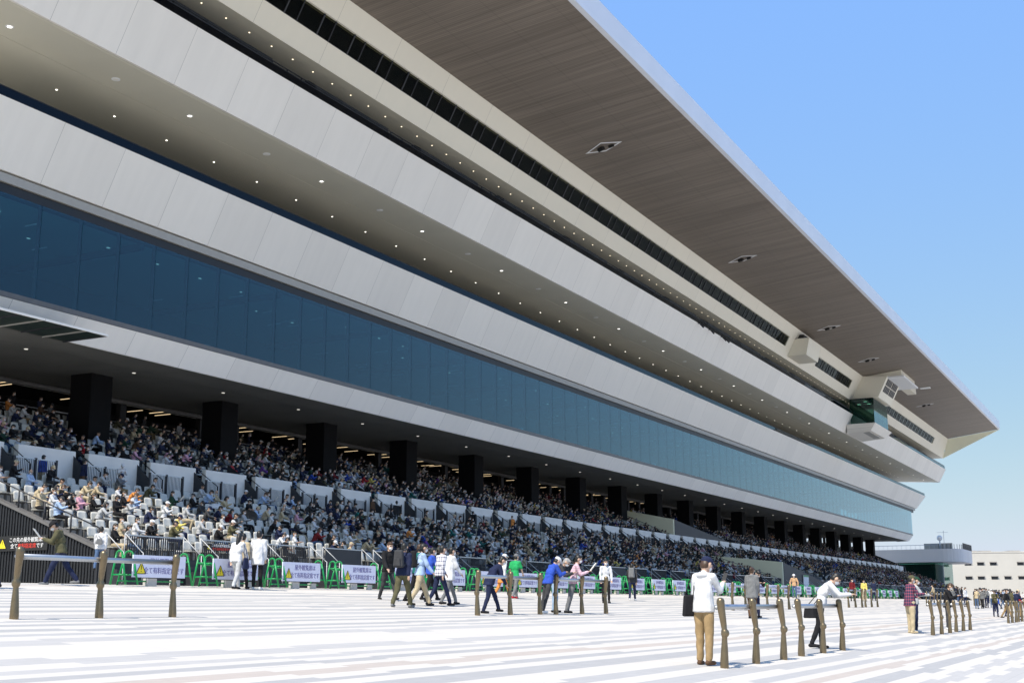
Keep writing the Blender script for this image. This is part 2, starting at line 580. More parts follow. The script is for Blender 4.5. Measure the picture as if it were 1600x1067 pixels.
# interior behind the glass
M['hall_ceiling'] = mat('hall_ceiling', (.26, .33, .30), .7, noise=.05, scale=.3)
b = MB()
b.box((XL, 47.1, 20.64), (271, 58, 20.9), M['hall_ceiling'])
b.box((XL, 47.1, 15.5), (272, 58.2, 15.68), M['charcoal'])
x = XL+3
while x < 268:
    b.box((x, 47.1, 20.3), (x+.25, 58, 20.638), M['charcoal'])
    x += 12
gpart(b, 'hall_floor_and_ceiling')
b = MB()
b.box((XL, 57.7, 15.68), (255, 58, 20.64), M['charcoal'])
gpart(b, 'hall_back_wall')
b = MB()
for i in range(62):
    X_ = XL+4+i*3.7+random.uniform(-.5, .5)
    y_ = random.choice((49.2, 51.6, 54.0))
    b.box((X_, y_, 20.60), (X_+random.uniform(.12, .2), y_+.1, 20.635), M['hall_lamp'])
for i in range(150):
    X_ = random.uniform(XL+2, 260); y_ = random.uniform(48.5, 56)
    b.box((X_, y_, 20.585), (X_+.07, y_+1.1, 20.634), M['white'])
for i in range(130):
    X_ = random.uniform(XL+3, 268)
    y_ = random.uniform(47.6, 49)
    h_ = random.uniform(.3, .95)
    b.box((X_, y_, 15.69), (X_+random.uniform(.15, .5), y_+.3, 15.69+h_), random.choice((M['charcoal'], M['white'], M['bronze'], M['hall_ceiling'])))
gpart(b, 'hall_furniture')
# F1
b = MB()
b.extr([(47.4, 14.50), (46.68, 15.68), (47.0, 15.68), (47.2, 15.42), (60, 15.42), (60, 14.62), (47.7, 14.53)], XL, [271, 272, 272, 272, 268, 268, 271], M['clad_low'])
gpart(b, 'first_tier_fascia')
b = MB()
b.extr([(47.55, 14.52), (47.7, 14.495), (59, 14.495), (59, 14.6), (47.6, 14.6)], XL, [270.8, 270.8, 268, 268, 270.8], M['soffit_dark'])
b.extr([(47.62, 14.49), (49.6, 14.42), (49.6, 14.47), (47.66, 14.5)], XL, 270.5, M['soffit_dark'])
gpart(b, 'first_tier_soffit')
b = MB()
b.tube((XL, 57.6, 14.28), (268, 57.6, 14.28), .14, M['bronze'], n=10)
gpart(b, 'ceiling_duct')
# glass canopy at the left
b = MB()
for i in range(8):
    x1 = 43.45-1.3*i
    for k in range(8):
        b.box((x1-1.26, 44.52+k*.36, 14.46), (x1, 44.86+k*.36, 14.485), M['louvre'])
can = gpart(b, 'glass_canopy')
b = MB()
for i in range(9):
    x1 = 43.45-1.3*i+.02
    b.box((x1-.04, 44.46, 14.40), (x1+.02, 47.42, 14.455), M['strip'] if i % 2 else M['charcoal'])
b.box((33, 44.44, 14.40), (43.5, 44.5, 14.50), M['clad_low'])
o = gpart(b, 'canopy_frame'); o.parent = can

# balcony rails on the two open tiers
for nm, y, z, h, xe in (('second', 45.32, 24.505, .5, 281.6), ('third', 40.92, 30.205, .52, 283)):
    b = MB()
    b.box((XL, y, z), (xe, y+.03, z+h), M['rail_glass'])
    b.box((XL, y-.02, z+h), (xe, y+.05, z+h+.04), M['charcoal'])
    o = gpart(b, 'balcony_glass')
    b = MB()
    x = XL+.5
    while x < xe:
        b.box((x, y+.06, z), (x+.07, y+.12, z+h+(.22 if nm == 'third' else 0)), M['black'])
        x += 1.33
    if nm == 'third':
        b.box((XL, y+.06, z+h+.2), (xe, y+.11, z+h+.25), M['black'])
    gpart(b, 'balcony_rail')

# lamps
def lamp_row(name, x0, dx, n, y, z, r, m, ring=None):
    b = MB()
    b.tube((0, 0, -.025), (0, 0, 0), r, m, n=12)
    if ring:
        b.tube((0, 0, -.015), (0, 0, 0), r*1.7, ring, n=14)
    first = None
    for i in range(n):
        if first is None:
            first = b.build(name); first.parent = GS; o = first
        else:
            o = first.copy(); COL.objects.link(o)
        o.location = Vector((x0+dx*i, y, z)) - GP
lamp_row('downlight', 42.3, 4.0, 57, 47.9, 27.383, .052, M['white_lamp'])
lamp_row('large_downlight', 36.2, 11.95, 21, 44.3, 27.383, .11, M['white_lamp'], M['white'])
lamp_row('unlit_downlight', 42.75, 11.95, 20, 44.3, 27.383, .13, M['lamp_off'], M['white'])
lamp_row('gallery_downlight', 44.4, 1.96, 96, 42.25, 32.658, .042, M['warm_lamp'])
lamp_row('concourse_downlight', 44.0, 7.6, 29, 50.6, 14.49, .10, M['hall_lamp'])

# columns and concourse back wall
b = MB()
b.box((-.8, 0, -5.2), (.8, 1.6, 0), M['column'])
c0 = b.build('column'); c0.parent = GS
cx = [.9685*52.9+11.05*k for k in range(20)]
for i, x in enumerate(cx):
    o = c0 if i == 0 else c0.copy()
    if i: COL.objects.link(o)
    o.location = Vector((x, 52.6, 14.49)) - GP
b = MB()
b.box((-.25, -.2, -5.2), (.25, .2, 0), M['black'])
c1 = b.build('slim_column'); c1.parent = GS
k = 0
for i, x in enumerate(cx):
    for dx in (3.6, 7.2):
        o = c1 if k == 0 else c1.copy()
        if k: COL.objects.link(o)
        o.location = Vector((x+dx, 58.2, 14.49)) - GP
        k += 1
b = MB()
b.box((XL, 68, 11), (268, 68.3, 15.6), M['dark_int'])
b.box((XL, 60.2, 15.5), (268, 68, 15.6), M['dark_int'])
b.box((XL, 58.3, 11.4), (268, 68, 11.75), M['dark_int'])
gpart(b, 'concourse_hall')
b = MB()
b.box((-.7, -.03, -.02), (.7, .03, 0), M['tube_lamp'])
l0 = None
for i in range(17):
    for y in (59.2, 60.9, 62.6):
        x = 44+6.6*i+random.uniform(-1.6, 1.6)
        if l0 is None:
            l0 = b.build('tube_light'); l0.parent = GS; o = l0
        else:
            o = l0.copy(); COL.objects.link(o)
        o.rotation_euler = (0, 0, PI/2)
        o.location = Vector((x, y, 14.42+.16*(y-59.4))) - GP

# terraces
LY0, LZ0, LT, LR, LN = 36.95, 3.50, 1.09, .41, 9
UY0, UZ0, UT, UR, UN = 48.7, 8.40, 1.12, .49, 8
XE = 268
def steps(y0, z0, t, r, n, base):
    prof = [(y0-.35, base), (y0-.35, z0)]
    y, z = y0-.35, z0
    for k in range(1, n):
        y = y0 + t*k - .25
        prof += [(y, z)]
        z = z0 + r*k
        prof += [(y, z)]
    prof += [(y+t, z), (y+t, base)]
    return prof
b = MB()
b.extr(steps(LY0, LZ0, LT, LR, LN, 2.0), 36.2, XE, M['concrete'])
gpart(b, 'lower_terrace')
b = MB()
b.box((36.2, LY0+LT*(LN-1)-.25+LT+.01, 2.0), (XE, 48.3, 7.05), M['concrete'])
gpart(b, 'walkway')
b = MB()
b.extr(steps(UY0, UZ0, UT, UR, UN, 2.0), 36.2, XE, M['concrete'])
b.box((36.2, UY0+UT*UN-.25, 2), (XE, 60, UZ0+UR*UN), M['concrete'])
gpart(b, 'upper_terrace')
# flank wall at the left with sloping top, ribbed
b = MB()
b.extr([(36.55, 2.1), (36.55, 3.75), (48.0, 7.95), (48.0, 2.1)], 35.95, 36.18, M['charcoal'])
b.extr([(36.5, 3.74), (48.0, 7.95), (48.0, 8.05), (36.5, 3.86)], 35.85, 36.2, M['bronze'])
y = 36.7
while y < 48:
    zt = 3.75+(y-36.55)*.3668
    b.box((35.90, y, 2.2), (35.95, y+.05, zt-.03), M['black'])
    y += .16
gpart(b, 'flank_wall')
b = MB()
def flank(y): return 3.80+(y-36.5)*.366
pts = [36.7, 38.2, 39.7, 41.2, 42.7, 44.2]
for y in pts:
    b.tube((36.05, y, flank(y)), (36.05, y, flank(y)+.75), .035, M['charcoal'], n=8)
b.tube((36.05, 36.7, flank(36.7)+.75), (36.05, 47.5, flank(47.5)+.75), .03, M['charcoal'], n=8)
gpart(b, 'flank_handrail', smooth=True)
# right hand flank
b = MB()
b.extr([(36.4, 2.1), (36.4, 4.0), (47.9, 8.1), (48.1, 9.3), (58.5, 13.6), (58.5, 2.1)], XE, XE+.5, M['charcoal'])
gpart(b, 'end_wall')

AIS = [36.7+4.4*k for k in range(53)]
AIS = [x for x in AIS if x < XE-1]
# front wall, dark, with slatted railing above
b = MB()
b.box((36.2, 36.30, 2.1), (XE, 36.52, 3.52), M['charcoal'])
gpart(b, 'front_wall')
def front_rail(solid):
    b = MB()
    x0, x1 = .6, 3.8
    b.box((x0, 36.38, 4.36), (x1, 36.42, 4.41), M['silver'])
    b.box((x0, 36.38, 3.56), (x1, 36.42, 3.60), M['charcoal'])
    if solid:
        b.box((x0+.05, 36.385, 3.58), (x1-.05, 36.415, 4.37), M['charcoal'])
    else:
        x = x0
        while x <= x1:
            b.box((x, 36.385, 3.52), (x+.045, 36.415, 4.37), M['charcoal'])
            x += .125
    return gpart(b, 'front_railing')
fr = {False: None, True: None}
for i, a in enumerate(AIS[:-1]):
    k = i % 4 == 3 or i == 5
    if fr[k] is None:
        fr[k] = front_rail(k); o = fr[k]
    else:
        o = fr[k].copy(); COL.objects.link(o)
    o.location = (a, 0, 0)
# front stairs down to the plaza with white handrails
b = MB()
for s in range(6):
    b.box((-.5, 35.0+s*.25, 2.1), (.5, 35.0+(s+1)*.25, 2.36+s*.22), M['charcoal'])
fs0 = gpart(b, 'front_stairs')
for i, x in enumerate(AIS):
    o = fs0 if i == 0 else fs0.copy()
    if i: COL.objects.link(o)
    o.location = (x, 0, 0)
h0 = None
b = MB()
b.tube((0, 36.45, 4.45), (0, 35.55, 3.72), .018, M['white_rail'], n=8)
b.tube((0, 35.55, 3.72), (0, 35.45, 3.66), .018, M['white_rail'], n=8)
b.tube((0, 35.45, 3.67), (0, 35.45, 2.5), .018, M['white_rail'], n=8)
b.tube((0, 36.45, 4.45), (0, 36.45, 3.5), .018, M['white_rail'], n=8)
for x in AIS[:48]:
    for s in (-.52, .52):
        if h0 is None:
            h0 = gpart(b, 'handrail', smooth=True); h0.location = (x+s, 0, 0); o = h0
        else:
            o = h0.copy(); COL.objects.link(o); o.location = (x+s, 0, 0)
# middle wall blocks between the stairs, and the stairs themselves
wp = []
b = MB()
b.box((-1.78, 47.85, 7.04), (1.78, 48.15, 9.2), M['concrete_wall'])
w0 = None
for a, c in zip(AIS[:-1], AIS[1:]):
    if w0 is None:
        w0 = gpart(b, 'wall_block', bevel=.02); o = w0
    else:
        o = w0.copy(); COL.objects.link(o)
    o.location = ((a+c)/2+.1, 0, 0)
b = MB()
for s in range(6):
    b.box((-.42, 47.9+s*.22, 7.0), (.42, 47.9+(s+1)*.22, 7.2+s*.24), M['concrete'])
fs1 = gpart(b, 'vomitory_stairs')
for i, x in enumerate(AIS):
    o = fs1 if i == 0 else fs1.copy()
    if i: COL.objects.link(o)
    o.location = (x, 0, 0)
# side screens of the stairs and guard rails on the walkway
b = MB()
b.extr([(46.95, 7.05), (46.95, 8.15), (48.1, 9.2), (49.2, 9.9), (49.2, 9.0), (48.2, 7.05)], -.47, -.44, M['charcoal'])
b.tube((.45, 46.9, 8.2), (.45, 49.4, 9.9), .025, M['charcoal'], n=6)
b.tube((.45, 46.9, 7.05), (.45, 46.9, 8.2), .03, M['charcoal'], n=6)
g0 = None
g = MB()
for x in (-.5, .75, 2.0):
    g.box((x-.05, 46.85, 7.05), (x+.05, 46.95, 8.5), M['charcoal'])
g.box((-.5, 46.87, 8.42), (2.0, 46.93, 8.47), M['silver'])
g.box((-.5, 46.88, 7.2), (2.0, 46.92, 7.24), M['charcoal'])
for k in range(24):
    x = -.45+k*.105
    g.box((x, 46.89, 7.22), (x+.02, 46.91, 8.42), M['charcoal'])
s0 = None
for x in AIS[:50]:
    if s0 is None:
        s0 = gpart(b, 'stair_screen'); g0 = gpart(g, 'guard_rail'); o, q = s0, g0
    else:
        o = s0.copy(); q = g0.copy(); COL.objects.link(o); COL.objects.link(q)
    o.location = (x, 0, 0); q.location = (x, 0, 0)
# back rail of the upper tier
b = MB()
b.tube((36.5, 58.3, 13.1), (XE, 58.3, 13.1), .03, M['silver'], n=6)
x = 37
while x < XE:
    b.tube((x, 58.3, 11.7), (x, 58.3, 13.1), .025, M['charcoal'], n=6)
    x += 2.2
gpart(b, 'back_rail')

# the two covered gangways that cut the seating (cream flank wall + dark front)
GW = []
for (x0, x1, y0, y1, zt0, zt1, zb0, xe, ze) in ((132.0, 154.6, 48.2, 56.0, 10.95, 12.55, 9.35, 154.6, 9.0), (132.0, 163.0, 36.2, 44.2, 6.05, 6.9, 4.75, 163.0, 2.9)):
    b = MB()
    b.add([(x0, y0, 3.3 if y0 < 40 else 8.3), (x0, y0, zt0), (x0, y1, zt1), (x0, y1, 5.9 if y0 < 40 else 11.7),
           (x0+.3, y0, 3.3 if y0 < 40 else 8.3), (x0+.3, y0, zt0), (x0+.3, y1, zt1), (x0+.3, y1, 5.9 if y0 < 40 else 11.7)],
          [(0, 1, 2, 3), (7, 6, 5, 4), (1, 5, 6, 2), (0, 4, 5, 1), (2, 6, 7, 3), (0, 3, 7, 4)], M['cream'])
    gpart(b, 'gangway_wall')
    b = MB()
    zb = 2.1 if y0 < 40 else 7.0
    b.add([(x0+.3, y0-.05, zb), (x0+.3, y0-.05, zt0-.05), (xe, y0-.05, ze), (xe, y0-.05, zb), (x0+.3, y0+.2, zb), (x0+.3, y0+.2, zt0-.05), (xe, y0+.2, ze), (xe, y0+.2, zb)],
          [(0, 3, 2, 1), (4, 5, 6, 7), (1, 2, 6, 5), (0, 1, 5, 4), (2, 3, 7, 6)], M['charcoal'])
    b.add([(x0+.3, y0+.2, zt0-.05), (xe, y0+.2, ze), (xe, y1, ze+.35*(y1-y0)), (x0+.3, y1, zt1)], [(0, 1, 2, 3)], M['charcoal'])
    gpart(b, 'gangway_front')
    b = MB()
    for i in range(9):
        y = y0+(y1-y0)*i/8
        f = 3.5+.35*(y-36.7) if y0 < 40 else 8.45+.43*(y-48.6)
        b.tube((x0-1.2, y, f), (x0-1.2, y, f+1.0), .02, M['charcoal'], n=5)
    b.tube((x0-1.2, y0, (3.5+.35*(y0-36.7) if y0 < 40 else 8.45+.43*(y0-48.6))+1), (x0-1.2, y1, (3.5+.35*(y1-36.7) if y0 < 40 else 8.45+.43*(y1-48.6))+1), .025, M['charcoal'], n=5)
    gpart(b, 'gangway_rail')
# notice boards fixed to the building
def sign_text(body, size, m, parent, loc, rot):
    me = text_mesh(body, size)
    me.materials.clear(); me.materials.append(m)
    o = bpy.data.objects.new('lettering', me); COL.objects.link(o)
    o.parent = parent; o.location = loc; o.rotation_euler = rot
    return o
def tri(parent, loc, rot, s):
    b = MB()
    b.add([(-s/2, -s*.43, 0), (s/2, -s*.43, 0), (0, s*.43, 0), (-s/2, -s*.43, -.004), (s/2, -s*.43, -.004), (0, s*.43, -.004)],
          [(0, 1, 2), (5, 4, 3), (0, 3, 4, 1), (1, 4, 5, 2), (2, 5, 3, 0)], M['yellow'])
    b.box((-.03*s, -.12*s, 0), (.03*s, .2*s, .004), M['equip'])
    b.box((-.03*s, -.28*s, 0), (.03*s, -.2*s, .004), M['equip'])
    for a, c in (((-s/2, -s*.43), (s/2, -s*.43)), ((s/2, -s*.43), (0, s*.43)), ((0, s*.43), (-s/2, -s*.43))):
        b.tube((a[0], a[1], 0), (c[0], c[1], 0), .028*s, M['equip'], n=5)
    o = b.build('warning_triangle'); o.parent = parent; o.location = loc; o.rotation_euler = rot
    return o
B1 = empty('notice_board', (35.86, 41.0, 4.12), -PI/2, 'black notice board with white and red Japanese lettering on the ribbed grey wall, far left', 'sign')
b = MB(); b.box((-1.65, 0, -.30), (1.8, .04, .30), M['equip']); b.build('board', B1)
R90 = (PI/2, 0, 0)
sign_text('この先の屋外観覧席は', .205, M['white_ink'], B1, (.68, -.01, .12), R90)
sign_text('全て', .205, M['white_ink'], B1, (-.04, -.01, -.12), R90)
sign_text('有料指定席', .205, M['red_ink'], B1, (.68, -.01, -.12), R90)
sign_text('です', .205, M['white_ink'], B1, (1.40, -.01, -.12), R90)
tri(B1, (-.72, -.01, 0), R90, .46)
B2 = empty('notice_board', (42.6, 36.26, 4.1), 0, 'small black notice board with yellow triangle on the slatted front railing', 'sign')
b = MB(); b.box((-.8, 0, -.15), (.8, .03, .15), M['equip']); b.build('board', B2)
sign_text('この先の屋外観覧席は', .13, M['white_ink'], B2, (.15, -.01, .06), R90)
sign_text('全て有料指定席です', .13, M['red_ink'], B2, (.15, -.01, -.08), R90)
tri(B2, (-.66, -.01, 0), R90, .22)
B3 = empty('notice_board', (141, 36.05, 3.3), 0, 'white notice board on the dark sloping gangway wall', 'sign')
b = MB(); b.box((-1.1, -.01, 0), (1.1, .05, 1.55), M['white']); b.box((-1.1, -.02, 1.35), (1.1, -.012, 1.55), M['green']); b.build('board', B3)

# press boxes hanging from the upper fascia
b = MB()
b.hexa([(157, 38.6, 33.0), (163, 38.6, 33.0), (163, 41.2, 33.0), (157, 41.2, 33.0), (157, 38.1, 35.2), (163, 38.1, 35.2), (163, 40.2, 35.2), (157, 40.2, 35.2)], M['clad_warm'])
gpart(b, 'press_box', bevel=.04)
b = MB()
b.box((158, 39.05, 35.25), (166, 39.9, 35.9), M['equip'])
gpart(b, 'camera_recess')
b = MB()
b.hexa([(195, 37.2, 32.9), (205, 37.2, 32.9), (205, 41.6, 32.7), (195, 41.6, 32.7), (195, 35.6, 36.1), (205, 35.6, 36.1), (205, 40, 36.4), (195, 40, 36.4)], M['clad_warm'])
big = gpart(b, 'commentary_box', bevel=.05)
b = MB()
def face(x, z): return (x, 37.2-(z-32.9)*.5-.03, z)
for i in range(2):
    for j in range(2):
        x0_, x1_ = 196.0+i*4.2, 199.9+i*4.2
        z0_, z1_ = 33.9+j*1.0, 34.8+j*1.0
        p = [face(x0_, z0_), face(x1_, z0_), face(x1_, z1_), face(x0_, z1_)]
        b.add(p+[(a, c+.02, d) for a, c, d in p], [(0, 1, 2, 3), (7, 6, 5, 4), (0, 4, 5, 1), (1, 5, 6, 2), (2, 6, 7, 3), (3, 7, 4, 0)], M['equip'])
        for k in range(1, 4):
            xx = x0_+k*.97
            p = [face(xx-.05, z0_), face(xx+.05, z0_), face(xx+.05, z1_), face(xx-.05, z1_)]
            b.add([(a, c-.02, d) for a, c, d in p], [(0, 1, 2, 3)], M['strip'])
o = gpart(b, 'window'); o.parent = big
b = MB()
b.box((195.5, 33.6, 36.05), (207, 40, 37.0), M['clad_warm'])
b.box((195.3, 33.2, 35.8), (207.6, 40, 36.05), M['white'])
b.box((207.6, 34.6, 35.9), (214, 36.0, 36.8), M['clad_warm'])
b.box((214, 32.4, 36.9), (215.2, 35.2, 37.05), M['white'])
gpart(b, 'camera_platform', bevel=.03)
# glass balcony on the third tier
b = MB()
b.hexa([(193.2, 38.3, 27.6), (204, 38.3, 27.6), (204, 41.9, 27.3), (193.2, 41.9, 27.3), (192, 37.3, 28.6), (205, 37.3, 28.6), (205, 41.6, 28.6), (192, 41.6, 28.6)], M['clad'])
b.box((194.4, 38.7, 27.48), (202.5, 41, 27.6), M['strip'])
gb = gpart(b, 'glass_balcony', bevel=.03)
b = MB()
b.box((193, 37.6, 28.62), (203.5, 37.64, 32.5), M['green_glass'])
b.box((193, 37.64, 28.62), (193.04, 41.2, 32.5), M['green_glass'])
b.box((193.05, 37.7, 32.4), (203.4, 41.2, 32.6), M['black'])
for x, y in ((195, 39), (197.5, 39), (197.5, 40.5)):
    b.box((x, y, 32.37), (x+.5, y+.5, 32.395), M['white_lamp'])
for x in (193.05, 196.5, 200, 203.4):
    b.box((x, 37.66, 28.62), (x+.06, 37.74, 32.5), M['bronze'])
o = gpart(b, 'glazing'); o.parent = gb
# roof light recesses and small spots on the third tier rail
def sof(y): return 37.45-(y-28.95)*.1043
b = MB()
Q_ = [(.3, 37.7), (.9, 36.2), (0, 34.5), (-.9, 35.9)]
def ring(k, dz): return [(x*k, 36.1+(y-36.1)*k, sof(36.1+(y-36.1)*k)+dz) for x, y in Q_]
o_, i_ = ring(1.0, -.045), ring(.84, -.045)
t_, d_ = ring(1.0, .0), ring(.84, -.012)
b.add(o_+i_+t_+d_, [(0, 1, 5, 4), (1, 2, 6, 5), (2, 3, 7, 6), (3, 0, 4, 7), (0, 8, 9, 1), (1, 9, 10, 2), (2, 10, 11, 3), (3, 11, 8, 0), (4, 5, 13, 12), (5, 6, 14, 13), (6, 7, 15, 14), (7, 4, 12, 15)], M['white'])
b.add(d_, [(0, 1, 2, 3)], M['strip'])
b.tube((-.1, 36.0, sof(36)-.16), (.12, 36.5, sof(36)-.2), .16, M['equip'], n=8)
b.tube((.0, 35.2, sof(35.2)-.12), (.1, 35.6, sof(35.2)-.16), .12, M['equip'], n=8)
r0 = None
for x in (85.5, 121.9, 159.2, 183.6, 231.5):
    if r0 is None:
        r0 = gpart(b, 'roof_light_recess'); o = r0
    else:
        o = r0.copy(); COL.objects.link(o)
    o.location = (x, 0, 0)
b = MB()
for x in (121, 124.4, 128.5, 129.6):
    b.tube((x, 40.6, 30.1), (x+.25, 40.3, 29.7), .09, M['equip'], n=8)
    b.box((x, 40.6, 30.1), (x+.06, 40.9, 30.3), M['equip'])
gpart(b, 'track_camera')

# ---------------------------------------------------------------- balcony building beyond the stand
BB = empty('balcony_building', (300, 50, 2.16), 0, 'low grey building with rounded projecting balcony beyond the end of the stand', 'building')
BP = Vector(BB.location)
def bpart(mb, name, par=BB, P=BP, **k):
    o = mb.build(name, **k); o.data.transform(Matrix.Translation(-P)); o.parent = par
    return o
def round_slab(b, x0, x1, y0, y1, z0, z1, r, m):
    pts = [(x0, y1)]
    for k in range(9):
        a = PI+PI/2*k/8
        pts.append((x0+r+r*math.cos(a), y0+r+r*math.sin(a)))
    for k in range(9):
        a = 1.5*PI+PI/2*k/8
        pts.append((x1-r+r*math.cos(a), y0+r+r*math.sin(a)))
    pts.append((x1, y1))
    n = len(pts)
    b.add([(x, y, z0) for x, y in pts]+[(x, y, z1) for x, y in pts],
          [(i, (i+1) % n, n+(i+1) % n, n+i) for i in range(n)]+[tuple(range(n-1, -1, -1)), tuple(range(n, 2*n))], m)
b = MB(); round_slab(b, 290, 312, 40, 64, 10.8, 13.6, 4.5, M['balcony']); bpart(b, 'balcony', smooth=False)
b = MB(); round_slab(b, 294, 310, 44.6, 64, 2.1, 10.79, 1.5, M['green_glass']); bpart(b, 'glazed_front')
b = MB(); b.box((295, 46.5, 2.1), (309, 63, 10.5), M['dark_int'] if 0 else M['charcoal']); bpart(b, 'wall')
b = MB()
b.tube((290.3, 60, 14.5), (290.3, 44.5, 14.5), .05, M['silver'], n=6)
for k in range(9):
    a = PI+PI/2*k/8
    p = (294.5+4.3*math.cos(a), 44.5+4.3*math.sin(a))
    b.tube((p[0], p[1], 13.6), (p[0], p[1], 14.6), .05, M['charcoal'], n=5)
for k in range(16):
    b.tube((290.3, 44.5+k, 13.6), (290.3, 44.5+k, 14.5), .03, M['silver'], n=5)
for k in range(20):
    b.box((296+k*.7, 40.2, 13.6), (296.35+k*.7, 40.3, 15.0), M['charcoal'])
b.box((292.5, 42, 13.6), (293, 48, 14.9), M['strip'])
bpart(b, 'parapet_rail')
b = MB()
rr = [(1e-3, 15.3)]+[(.62*math.sin(t), 16.0-.62*math.cos(t)) for t in [PI*k/8 for k in range(1, 8)]]+[(1e-3, 16.62)]
b.lathe([(r, z, 291.5, 44.4) for r, z in rr], M['white'], n=16)
b.tube((291.5, 44.4, 13.6), (291.5, 44.4, 15.4), .12, M['silver'], n=8)
rad = bpart(b, 'radar_dome', smooth=True)
b = MB()
b.tube((291.5, 43.5, 13.6), (291.5, 43.5, 17.6), .05, M['silver'], n=6)
b.tube((291.5, 44.9, 17.2), (291.5, 42.6, 17.2), .03, M['silver'], n=5)
bpart(b, 'antenna_mast')
# stepped grey seating roof running down to the right of the stand
# ---------------------------------------------------------------- far cream building
fwd = Vector((math.cos(yaw), math.sin(yaw), 0)); rgt = Vector((math.sin(yaw), -math.cos(yaw), 0))
D0 = 350
O = fwd*D0+rgt*(114*D0/340)
CB = empty('cream_building', (O.x, O.y, 2.1), math.atan2(rgt.y, rgt.x), 'plain cream concrete building with rows of small hooded windows, far right', 'building')
kf = D0/340
b = MB()
b.box((0, 0, 0), (48*kf, 18, 13.1*kf), M['cream_bld'])
wall = b.build('wall', CB)
b = MB()
b.box((-.1, -.12, 13.1*kf+.002), (48*kf, 18, 13.1*kf+.35), M['cream_bld'])
for x in (9, 13, 21):
    b.box((x, 3, 13.1*kf+.352), (x+3, 8, 13.1*kf+.7), M['shade'])
b.build('parapet', CB)
w = MB(); w.box((-.9, -.05, -.45), (.9, .02, .35), M['charcoal'])
hood = MB(); hood.box((-1.0, -.5, .352), (1.0, .02, .5), M['shade'])
i = 0
for row, z in ((0, 10.2), (1, 6.5)):
    for px in ([-.7, 7.9, 11.3, 14.7, 22.0, 25.6, 29, 32.6] if row == 0 else [7.9, 11.2, 14.8, 18.3, 22.0, 25.6, 29, 32.6]):
        if i == 0:
            wo = w.build('window', CB); ho = hood.build('hood', wo); o = wo
        else:
            o = wo.copy(); COL.objects.link(o); h = ho.copy(); COL.objects.link(h); h.parent = o
        o.location = (px*kf, 0, z*kf)
        i += 1
# ---------------------------------------------------------------- people builder
def lin(h):
    return tuple(((c/255)/12.92 if c/255 <= .04045 else ((c/255+.055)/1.055)**2.4) for c in h)
CLOTH = {'black': (.012, .012, .014), 'charcoal grey': (.045, .046, .05), 'navy': (.014, .02, .055), 'white': (.62, .63, .65), 'light grey': (.42, .43, .44),
         'beige': (.46, .38, .25), 'light blue': (.36, .48, .68), 'blue': (.03, .08, .42), 'olive green': (.09, .085, .045), 'teal': (.01, .12, .11),
         'red': (.42, .02, .03), 'dark red': (.16, .015, .02), 'purple': (.13, .05, .24), 'brown': (.10, .055, .03), 'orange': (.62, .24, .06), 'yellow': (.70, .58, .16),
         'green': (.02, .32, .10), 'pink': (.60, .33, .42), 'khaki': (.31, .215, .11), 'jean blue': (.07, .12, .22), 'grey': (.16, .165, .17), 'neon green': (.25, .75, .03),
         'dark green': (.015, .05, .03), 'pale jean blue': (.26, .36, .48), 'tan': (.52, .33, .19)}
MC = {}
def cloth(c):
    if c not in MC:
        MC[c] = mat('cloth_'+c.replace(' ', '_'), CLOTH[c], .85, noise=.16, scale=7, spec=.25, bump=.25)
    return MC[c]
SKIN = [mat('skin_light', (.55, .36, .26), .55, noise=.05, scale=9), mat('skin_tan', (.44, .27, .185), .55, noise=.05, scale=9)]
HAIR = {'black': mat('black_hair', (.009, .008, .007), .5, noise=.2, scale=30), 'grey': mat('grey_hair', (.30, .29, .28), .6, noise=.2, scale=30), 'brown': mat('brown_hair', (.055, .028, .014), .5, noise=.2, scale=30)}
MC['mask'] = mat('white_mask', (.75, .76, .78), .8, noise=0)
MC['eye'] = mat('dark_eye', (.01, .008, .007), .3, noise=0)
def plaid(name, a, b_, s):
    m = mat(name, a, .85, noise=0)
    N, L = nodes(m); bs = N['Principled BSDF']
    tc = N.new('ShaderNodeTexCoord'); sp = N.new('ShaderNodeSeparateXYZ'); L.new(tc.outputs['Object'], sp.inputs[0])
    u = math_node(N, L, 'ADD', sp.outputs[0], sp.outputs[1])
    l1 = math_node(N, L, 'LESS_THAN', math_node(N, L, 'FLOORED_MODULO', u, s), s*.28)
    l2 = math_node(N, L, 'LESS_THAN', math_node(N, L, 'FLOORED_MODULO', sp.outputs[2], s), s*.28)
    f = math_node(N, L, 'MULTIPLY', math_node(N, L, 'ADD', l1, l2), .5)
    mx = N.new('ShaderNodeMix'); mx.data_type = 'RGBA'
    L.new(f, mx.inputs[0]); mx.inputs[6].default_value = (*a, 1); mx.inputs[7].default_value = (*b_, 1)
    L.new(mx.outputs[2], bs.inputs['Base Color'])
    MC[name] = m
plaid('navy and red plaid', (.02, .02, .06), (.35, .08, .12), .09)
plaid('white and navy checked', (.62, .62, .66), (.03, .03, .09), .11)
plaid('pink checked', (.55, .33, .40), (.72, .62, .68), .06)
ZN = ['skin', 'hair', 'top', 'bottom', 'shoe', 'mask', 'hat', 'eye', 'inner']

def rad(d): return d*PI/180
def V(*a): return Vector(a)

